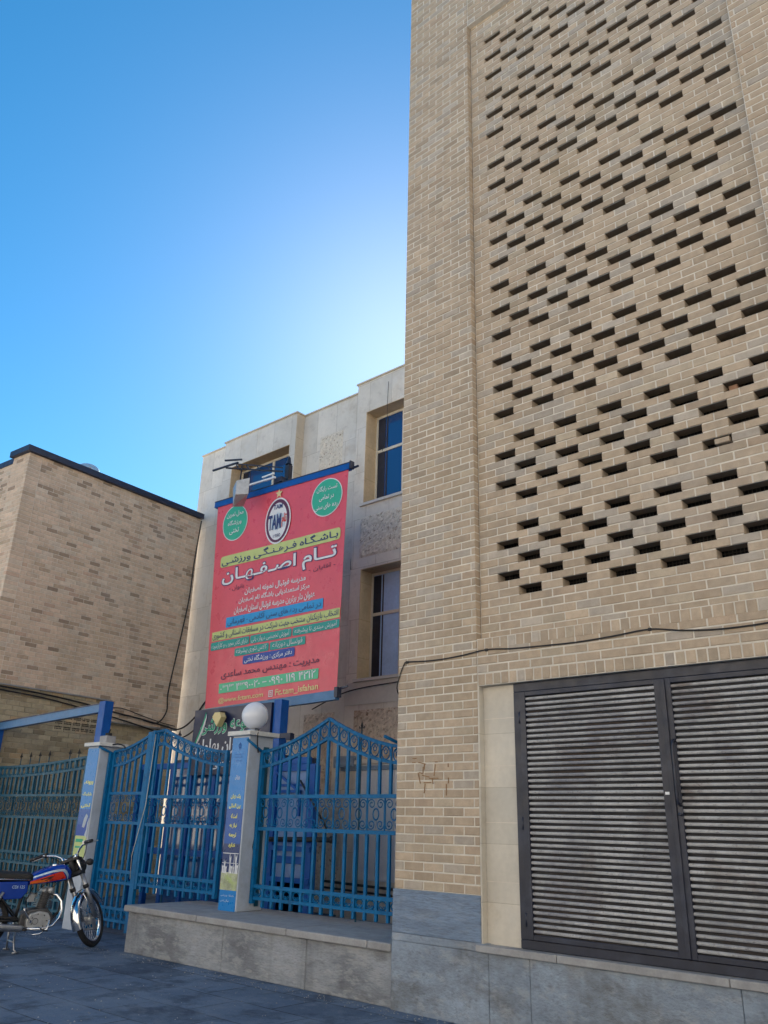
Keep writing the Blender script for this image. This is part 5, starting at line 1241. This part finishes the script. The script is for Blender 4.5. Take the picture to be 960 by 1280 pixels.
# exhaust: header on the right side then long muffler
b = MB(); b.tube([(.725, -.03, .575), (.79, -.06, .565), (.845, -.09, .50), (.855, -.115, .42), (.825, -.14, .33), (.76, -.155, .255), (.66, -.16, .222), (.45, -.165, .225)], .0175, 12)
b.tube([(.70, -.12, .335), (.715, -.17, .30), (.70, -.175, .22), (.62, -.175, .175), (.54, -.175, .168)], .009, 8)
mb_put(b, 'exhaust_header', M['chrome'])
b = MB(); b.tube([(.47, -.165, .225), (.40, -.168, .232), (.0, -.178, .265), (-.28, -.185, .29), (-.30, -.185, .292)], [.020, .036, .042, .042, .024], 16); mb_put(b, 'muffler', M['steel'])
b = MB()
for s in (-1, 1): b.tube([(.44, s*.10, .225), (.44, s*.235, .225)], .010, 6); b.tube([(.44, s*.16, .225), (.44, s*.245, .225)], .018, 8)
b.tube([(.60, -.155, .24), (.66, -.20, .21), (.70, -.215, .205)], .008, 6)
mb_put(b, 'footpegs', M['black'])
b = MB(); gz_ = lambda x: (x-WB_)*math.sin(PIT)+.008      # ground height in bike coordinates
for s in (-1, 1):
    b.tube([(.37, s*.09, .25), (.385, s*.135, gz_(.385)+.03), (.40, s*.165, gz_(.40)+.012)], .011, 8); b.tube([(.36, s*.175, gz_(.38)+.004), (.43, s*.165, gz_(.42)+.004)], .011, 6)
b.tube([(.38, -.12, .09), (.38, .12, .09)], .009, 6); b.tube([(.37, -.10, .25), (.37, .10, .25)], .012, 6); mb_put(b, 'centre_stand', M['steel'])
b = MB(); b.tube([(.70, -.02, .60), (.78, -.03, .68), (.70, -.05, .74)], .006, 6); b.tube([(.55, -.03, .57), (.62, -.06, .66), (.75, -.05, .73)], .005, 6)
b.tube([(.46, -.10, .40), (.44, -.11, .52), (.50, -.08, .64)], .006, 6); mb_put(b, 'hoses', M['black'])
b = MB(); b.tube([(.50, -.155, .30), (.50, -.185, .30)], .014, 8); b.tube([(.50, -.18, .30), (.42, -.20, .40), (.40, -.205, .44)], .009, 8); b.tube([(.40, -.20, .44), (.40, -.26, .44)], .011, 8); mb_put(b, 'kick_starter', M['chrome'])
b = MB()
for k in range(7): a = 2*math.pi*k/7; b.lathe([(.001, -.006), (.008, -.005), (.008, .0)], (.60+.085*math.cos(a), -.158, .305+.070*math.sin(a)), (0, 1, 0), n=6)
b.lathe([(.030, -.003), (.034, .0), (.030, .003)], (.56, -.158, .30), (0, 1, 0), n=16); mb_put(b, 'cover_bolts', M['grime'], body_xf, cc)
b = MB(); b.tube([(.18, .10, .50), (.22, .11, .44)], .008)
b = MB(); b.bar((.02, -.07, .36), (.36, -.06, .33), .05, .02); b.box(-.30, -.24, -.05, .05, .60, .66); mb_put(b, 'chain_guard', M['black'])
